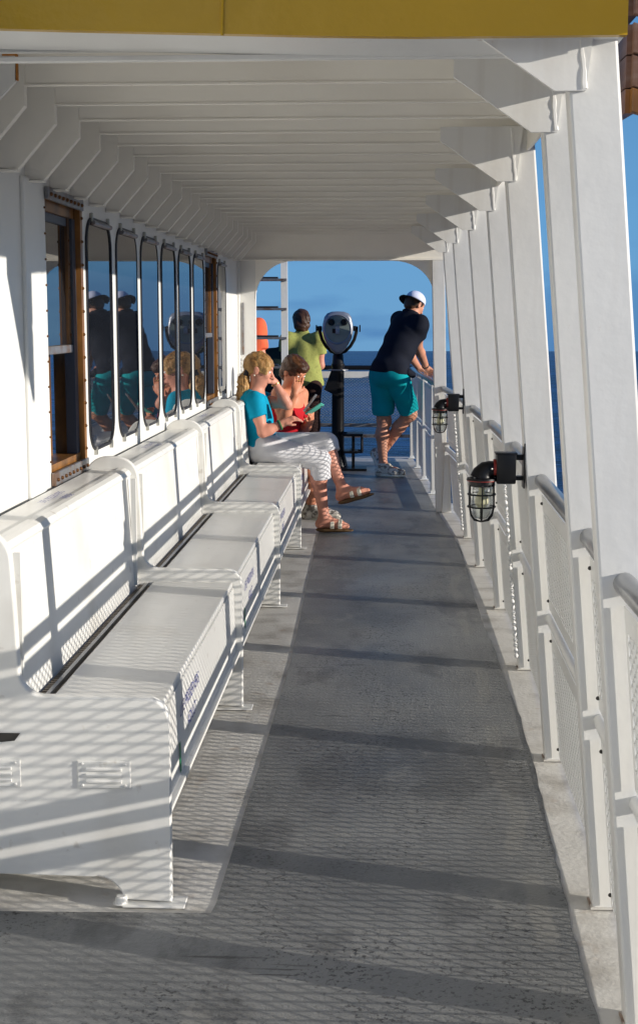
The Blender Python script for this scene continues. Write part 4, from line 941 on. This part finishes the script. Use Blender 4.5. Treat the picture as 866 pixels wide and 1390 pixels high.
SH = [ell(pel-ud*.03, (.20, .15, .15), A3, .05), cone(hpR, knR, .118, .094, .02, [(hpR+(knR-hpR)*.95, knR-hpR)]), cone(hpL, knL, .116, .100, .02, [(hpL+(knL-hpL)*.88, knL-hpL)])]
sdf_mesh('shorts', SH, .0065, M['teal'], p3, planes=[(pel+ud*.035, ud)], noise=(.007, 22))
sdf_mesh('hair', [ell(g_(0, -.02, .02), (.081, .100, .085), HA, .02), ell(g_(0, -.06, -.03), (.066, .045, .05), HA, .02)], .0055, M['hair_dark'], p3, cutters=[ell(g_(0, .10, -.05), (.09, .09, .11), HA)])
sdf_mesh('cap', [ell(g_(0, -.012, .042), (.088, .106, .088), HA, .01)], .0055, M['cap'], p3, planes=[(g_(0, 0, .030), -HA[2])], cutters=[ell(g_(0, .10, .050), (.040, .05, .030), HA)])
bm_ = MB(); po = np.array(p3.location); m_ = 10; V = []
for i in range(m_+1):
    a = math.pi*(i/m_-.5)
    for rad, dz in ((.085, .034), (.158, .012)):
        for t_ in (0, .004): V.append(tuple(g_(math.sin(a)*rad*.92, -.018-math.cos(a)*rad-.0, dz+t_-.012*abs(math.sin(a)))-po))
Fq = [(i*4+a, (i+1)*4+a, (i+1)*4+b, i*4+b) for i in range(m_) for a, b in ((0, 2), (2, 3), (3, 1), (1, 0))]
bm_.add(V, Fq).build('cap_brim', M['navy'], p3, smooth=True)
trainer(anL, toL, p3, M['shoe'], 1.05); trainer(anR, toR, p3, M['shoe'], 1.05, nrm((-.75, 0, -.45)))
ring('watch', elR+(wrR-elR)*.9, wrR-elR, .033, .007, M['rubber'], p3)
# pouch at the waist
sdf_mesh('waist_pouch', [cone(Q(553, 505, 12.05), Q(560, 509, 12.1), .035, .03, .02)], .006, M['navy'], p3)

# ---- woman in olive T-shirt at the bow rail
p4 = empty('person', (-.82, 13.25, 0)); tag(p4, 'woman with dark hair in olive patterned T-shirt standing behind the ladder at the bow rail', 'person')
pel = Q(413, 522, 13.27); ch = Q(413, 480, 13.33); nk = Q(410, 453, 13.36); hc = Q(409, 437, 13.40)
shR = Q(432, 461, 13.28); shL = Q(391, 461, 13.30); elR = Q(435, 496, 13.30); wrR = Q(420, 500, 13.62); elL = Q(386, 496, 13.3); wrL = Q(398, 500, 13.62)
hpR = Q(423, 528, 13.2); hpL = Q(403, 528, 13.2); knR = Q(424, 576, 13.22); knL = Q(402, 576, 13.22); anR = Q(424, 612, 13.2); anL = Q(402, 612, 13.2)
T4, A4 = torso(pel, ch, nk, shL, shR, 1.1, 1.0)
hp, hcut, g_, HA = head(hc, (-.15, 1, -.35), .98)
B = T4+hp+[cone(nk, hc+np.array([0, 0, -.05]), .055, .055, .03)]+arm(shR, elR, wrR, 1.1)+arm(shL, elL, wrL, 1.1)+leg(hpR, knR, anR)+leg(hpL, knL, anL)
for a in (anR, anL): B += foot(a, a+np.array([0, .16, -.05]))
B += hand(wrR, (-.3, .6, .1), (0, 0, -1), .5, -1)+hand(wrL, (.3, .6, .1), (0, 0, -1), .5, 1)
sdf_mesh('body', B, .0065, M['skin_a'], p4)
sdf_mesh('shirt', inflate(T4, .020)+[cone(shR, elR, .080, .074, .05, [(shR+(elR-shR)*.55, elR-shR)]), cone(shL, elL, .078, .074, .05, [(shL+(elL-shL)*.5, elL-shL)]), cone(ch, pel, .14, .155, .06)], .0075, M['olive'], p4, planes=[(pel+np.array([0, 0, -.01]), (0, 0, -1))], noise=(.004, 30))
sdf_mesh('trousers', [ell(pel, (.185, .14, .15), A4, .05)]+[cone(a, b, .105, .075, .05) for a, b in ((hpR, knR), (hpL, knL))]+[cone(a, b, .075, .065, .05) for a, b in ((knR, anR), (knL, anL))], .008, M['brown_cloth'], p4, planes=[(pel+np.array([0, 0, .06]), (0, 0, 1))], noise=(.003, 30))
sdf_mesh('hair', [ell(g_(0, -.022, .03), (.093, .108, .100), HA, .03), ell(g_(0, -.06, -.05), (.085, .060, .085), HA, .03), ell(g_(.03, -.09, .0), (.05, .04, .05), HA, .03)], .006, M['hair_dark'], p4, cutters=[ell(g_(0, .12, -.05), (.08, .08, .11), HA)], noise=(.004, 80))
trainer(anR, anR+np.array([0, .16, -.05]), p4, M['shoe']); trainer(anL, anL+np.array([0, .16, -.05]), p4, M['shoe'])

# ---- dark jacketed person between ladder and olive shirt
p5 = empty('person', (-1.1, 13.35, 0)); tag(p5, 'person in dark green jacket leaning low on the bow rail, seen between the ladder treads', 'person')
pel = Q(381, 538, 13.1); ch = Q(380, 505, 13.3); nk = Q(383, 480, 13.45); hc = Q(391, 468, 13.55)
shR = Q(393, 487, 13.35); shL = Q(368, 484, 13.42); elR = Q(399, 500, 13.55); wrR = Q(394, 500, 13.8); elL = Q(366, 500, 13.6); wrL = Q(374, 500, 13.82)
hpR = Q(392, 540, 13.1); hpL = Q(374, 540, 13.1); knR = Q(392, 582, 13.15); knL = Q(374, 582, 13.15); anR = Q(392, 613, 13.12); anL = Q(374, 613, 13.12)
T5, A5 = torso(pel, ch, nk, shL, shR, 1.1, 1.02)
hp, hcut, g_, HA = head(hc, (.3, 1, -.4), 1.0)
B = T5+hp+[cone(nk, hc+np.array([0, 0, -.05]), .058, .058, .03)]+arm(shR, elR, wrR, 1.1)+arm(shL, elL, wrL, 1.1)+leg(hpR, knR, anR)+leg(hpL, knL, anL)
for a in (anR, anL): B += foot(a, a+np.array([0, .16, -.05]))
B += hand(wrR, (-.5, .4, .1), (0, 0, -1), .5, -1)+hand(wrL, (.5, .4, .1), (0, 0, -1), .5, 1)
sdf_mesh('body', B, .0075, M['skin_c'], p5)
sdf_mesh('jacket', inflate(T5, .028)+[cone(a, b, .080, .062, .05) for a, b in ((shR, elR), (shL, elL))]+[cone(a, a+(b-a)*.9, .062, .050, .05) for a, b in ((elR, wrR), (elL, wrL))], .009, M['darkgreen'], p5, planes=[(pel+np.array([0, 0, -.05]), (0, 0, -1))], noise=(.005, 26))
sdf_mesh('trousers', [ell(pel, (.185, .14, .15), A5, .05)]+[cone(a, b, .105, .075, .05) for a, b in ((hpR, knR), (hpL, knL))]+[cone(a, b, .075, .065, .05) for a, b in ((knR, anR), (knL, anL))], .009, M['navy'], p5)
sdf_mesh('hair', [ell(g_(0, -.02, .03), (.088, .104, .094), HA, .03), ell(g_(0, -.05, -.04), (.078, .060, .07), HA, .03)], .007, M['hair_dark'], p5, cutters=[ell(g_(0, .12, -.05), (.08, .08, .11), HA)], noise=(.005, 70))
trainer(anR, anR+np.array([0, .16, -.05]), p5, M['shoe']); trainer(anL, anL+np.array([0, .16, -.05]), p5, M['shoe'])

# ---- person in coral shirt half behind the pilaster
p6 = empty('person', (-1.3, 12.4, 0)); tag(p6, 'person in coral orange shirt mostly hidden behind the end of the deckhouse wall', 'person')
pel = Q(335, 510, 12.4); ch = Q(335, 465, 12.42); nk = Q(334, 434, 12.45); hc = Q(334, 417, 12.48)
shR = Q(350, 443, 12.4); shL = Q(317, 443, 12.45); elR = Q(355, 481, 12.38); wrR = Q(354, 505, 12.6); elL = Q(312, 481, 12.4); wrL = Q(316, 505, 12.6)
hpR = Q(345, 518, 12.4); hpL = Q(325, 518, 12.4); knR = Q(345, 580, 12.42); knL = Q(325, 580, 12.42); anR = Q(345, 632, 12.4); anL = Q(325, 632, 12.4)
T6, A6 = torso(pel, ch, nk, shL, shR, 1.0, 1.0)
hp, hcut, g_, HA = head(hc, (.1, 1, -.2), 1.0)
B = T6+hp+[cone(nk, hc+np.array([0, 0, -.05]), .058, .058, .03)]+arm(shR, elR, wrR, 1.0)+arm(shL, elL, wrL, 1.0)+leg(hpR, knR, anR)+leg(hpL, knL, anL)
for a in (anR, anL): B += foot(a, a+np.array([0, .16, -.05]))
B += hand(wrR, (0, .7, .0), (0, 0, -1), .5, -1)+hand(wrL, (0, .7, 0), (0, 0, -1), .5, 1)
sdf_mesh('body', B, .0075, M['skin_a'], p6)
sdf_mesh('shirt', inflate(T6, .022)+[cone(shR, elR, .078, .074, .05, [(shR+(elR-shR)*.8, elR-shR)]), cone(shL, elL, .078, .074, .05, [(shL+(elL-shL)*.8, elL-shL)])], .008, M['orange'], p6, planes=[(pel+np.array([0, 0, -.03]), (0, 0, -1))], noise=(.004, 28))
sdf_mesh('trousers', [ell(pel, (.185, .14, .15), A6, .05)]+[cone(a, b, .105, .075, .05) for a, b in ((hpR, knR), (hpL, knL))]+[cone(a, b, .075, .065, .05) for a, b in ((knR, anR), (knL, anL))], .009, M['navy'], p6)
sdf_mesh('hair', [ell(g_(0, -.02, .03), (.086, .102, .092), HA, .03)], .007, M['hair_brown'], p6, cutters=[ell(g_(0, .12, -.05), (.08, .08, .11), HA)], noise=(.005, 70))
trainer(anR, anR+np.array([0, .16, -.05]), p6, M['shoe']); trainer(anL, anL+np.array([0, .16, -.05]), p6, M['shoe'])
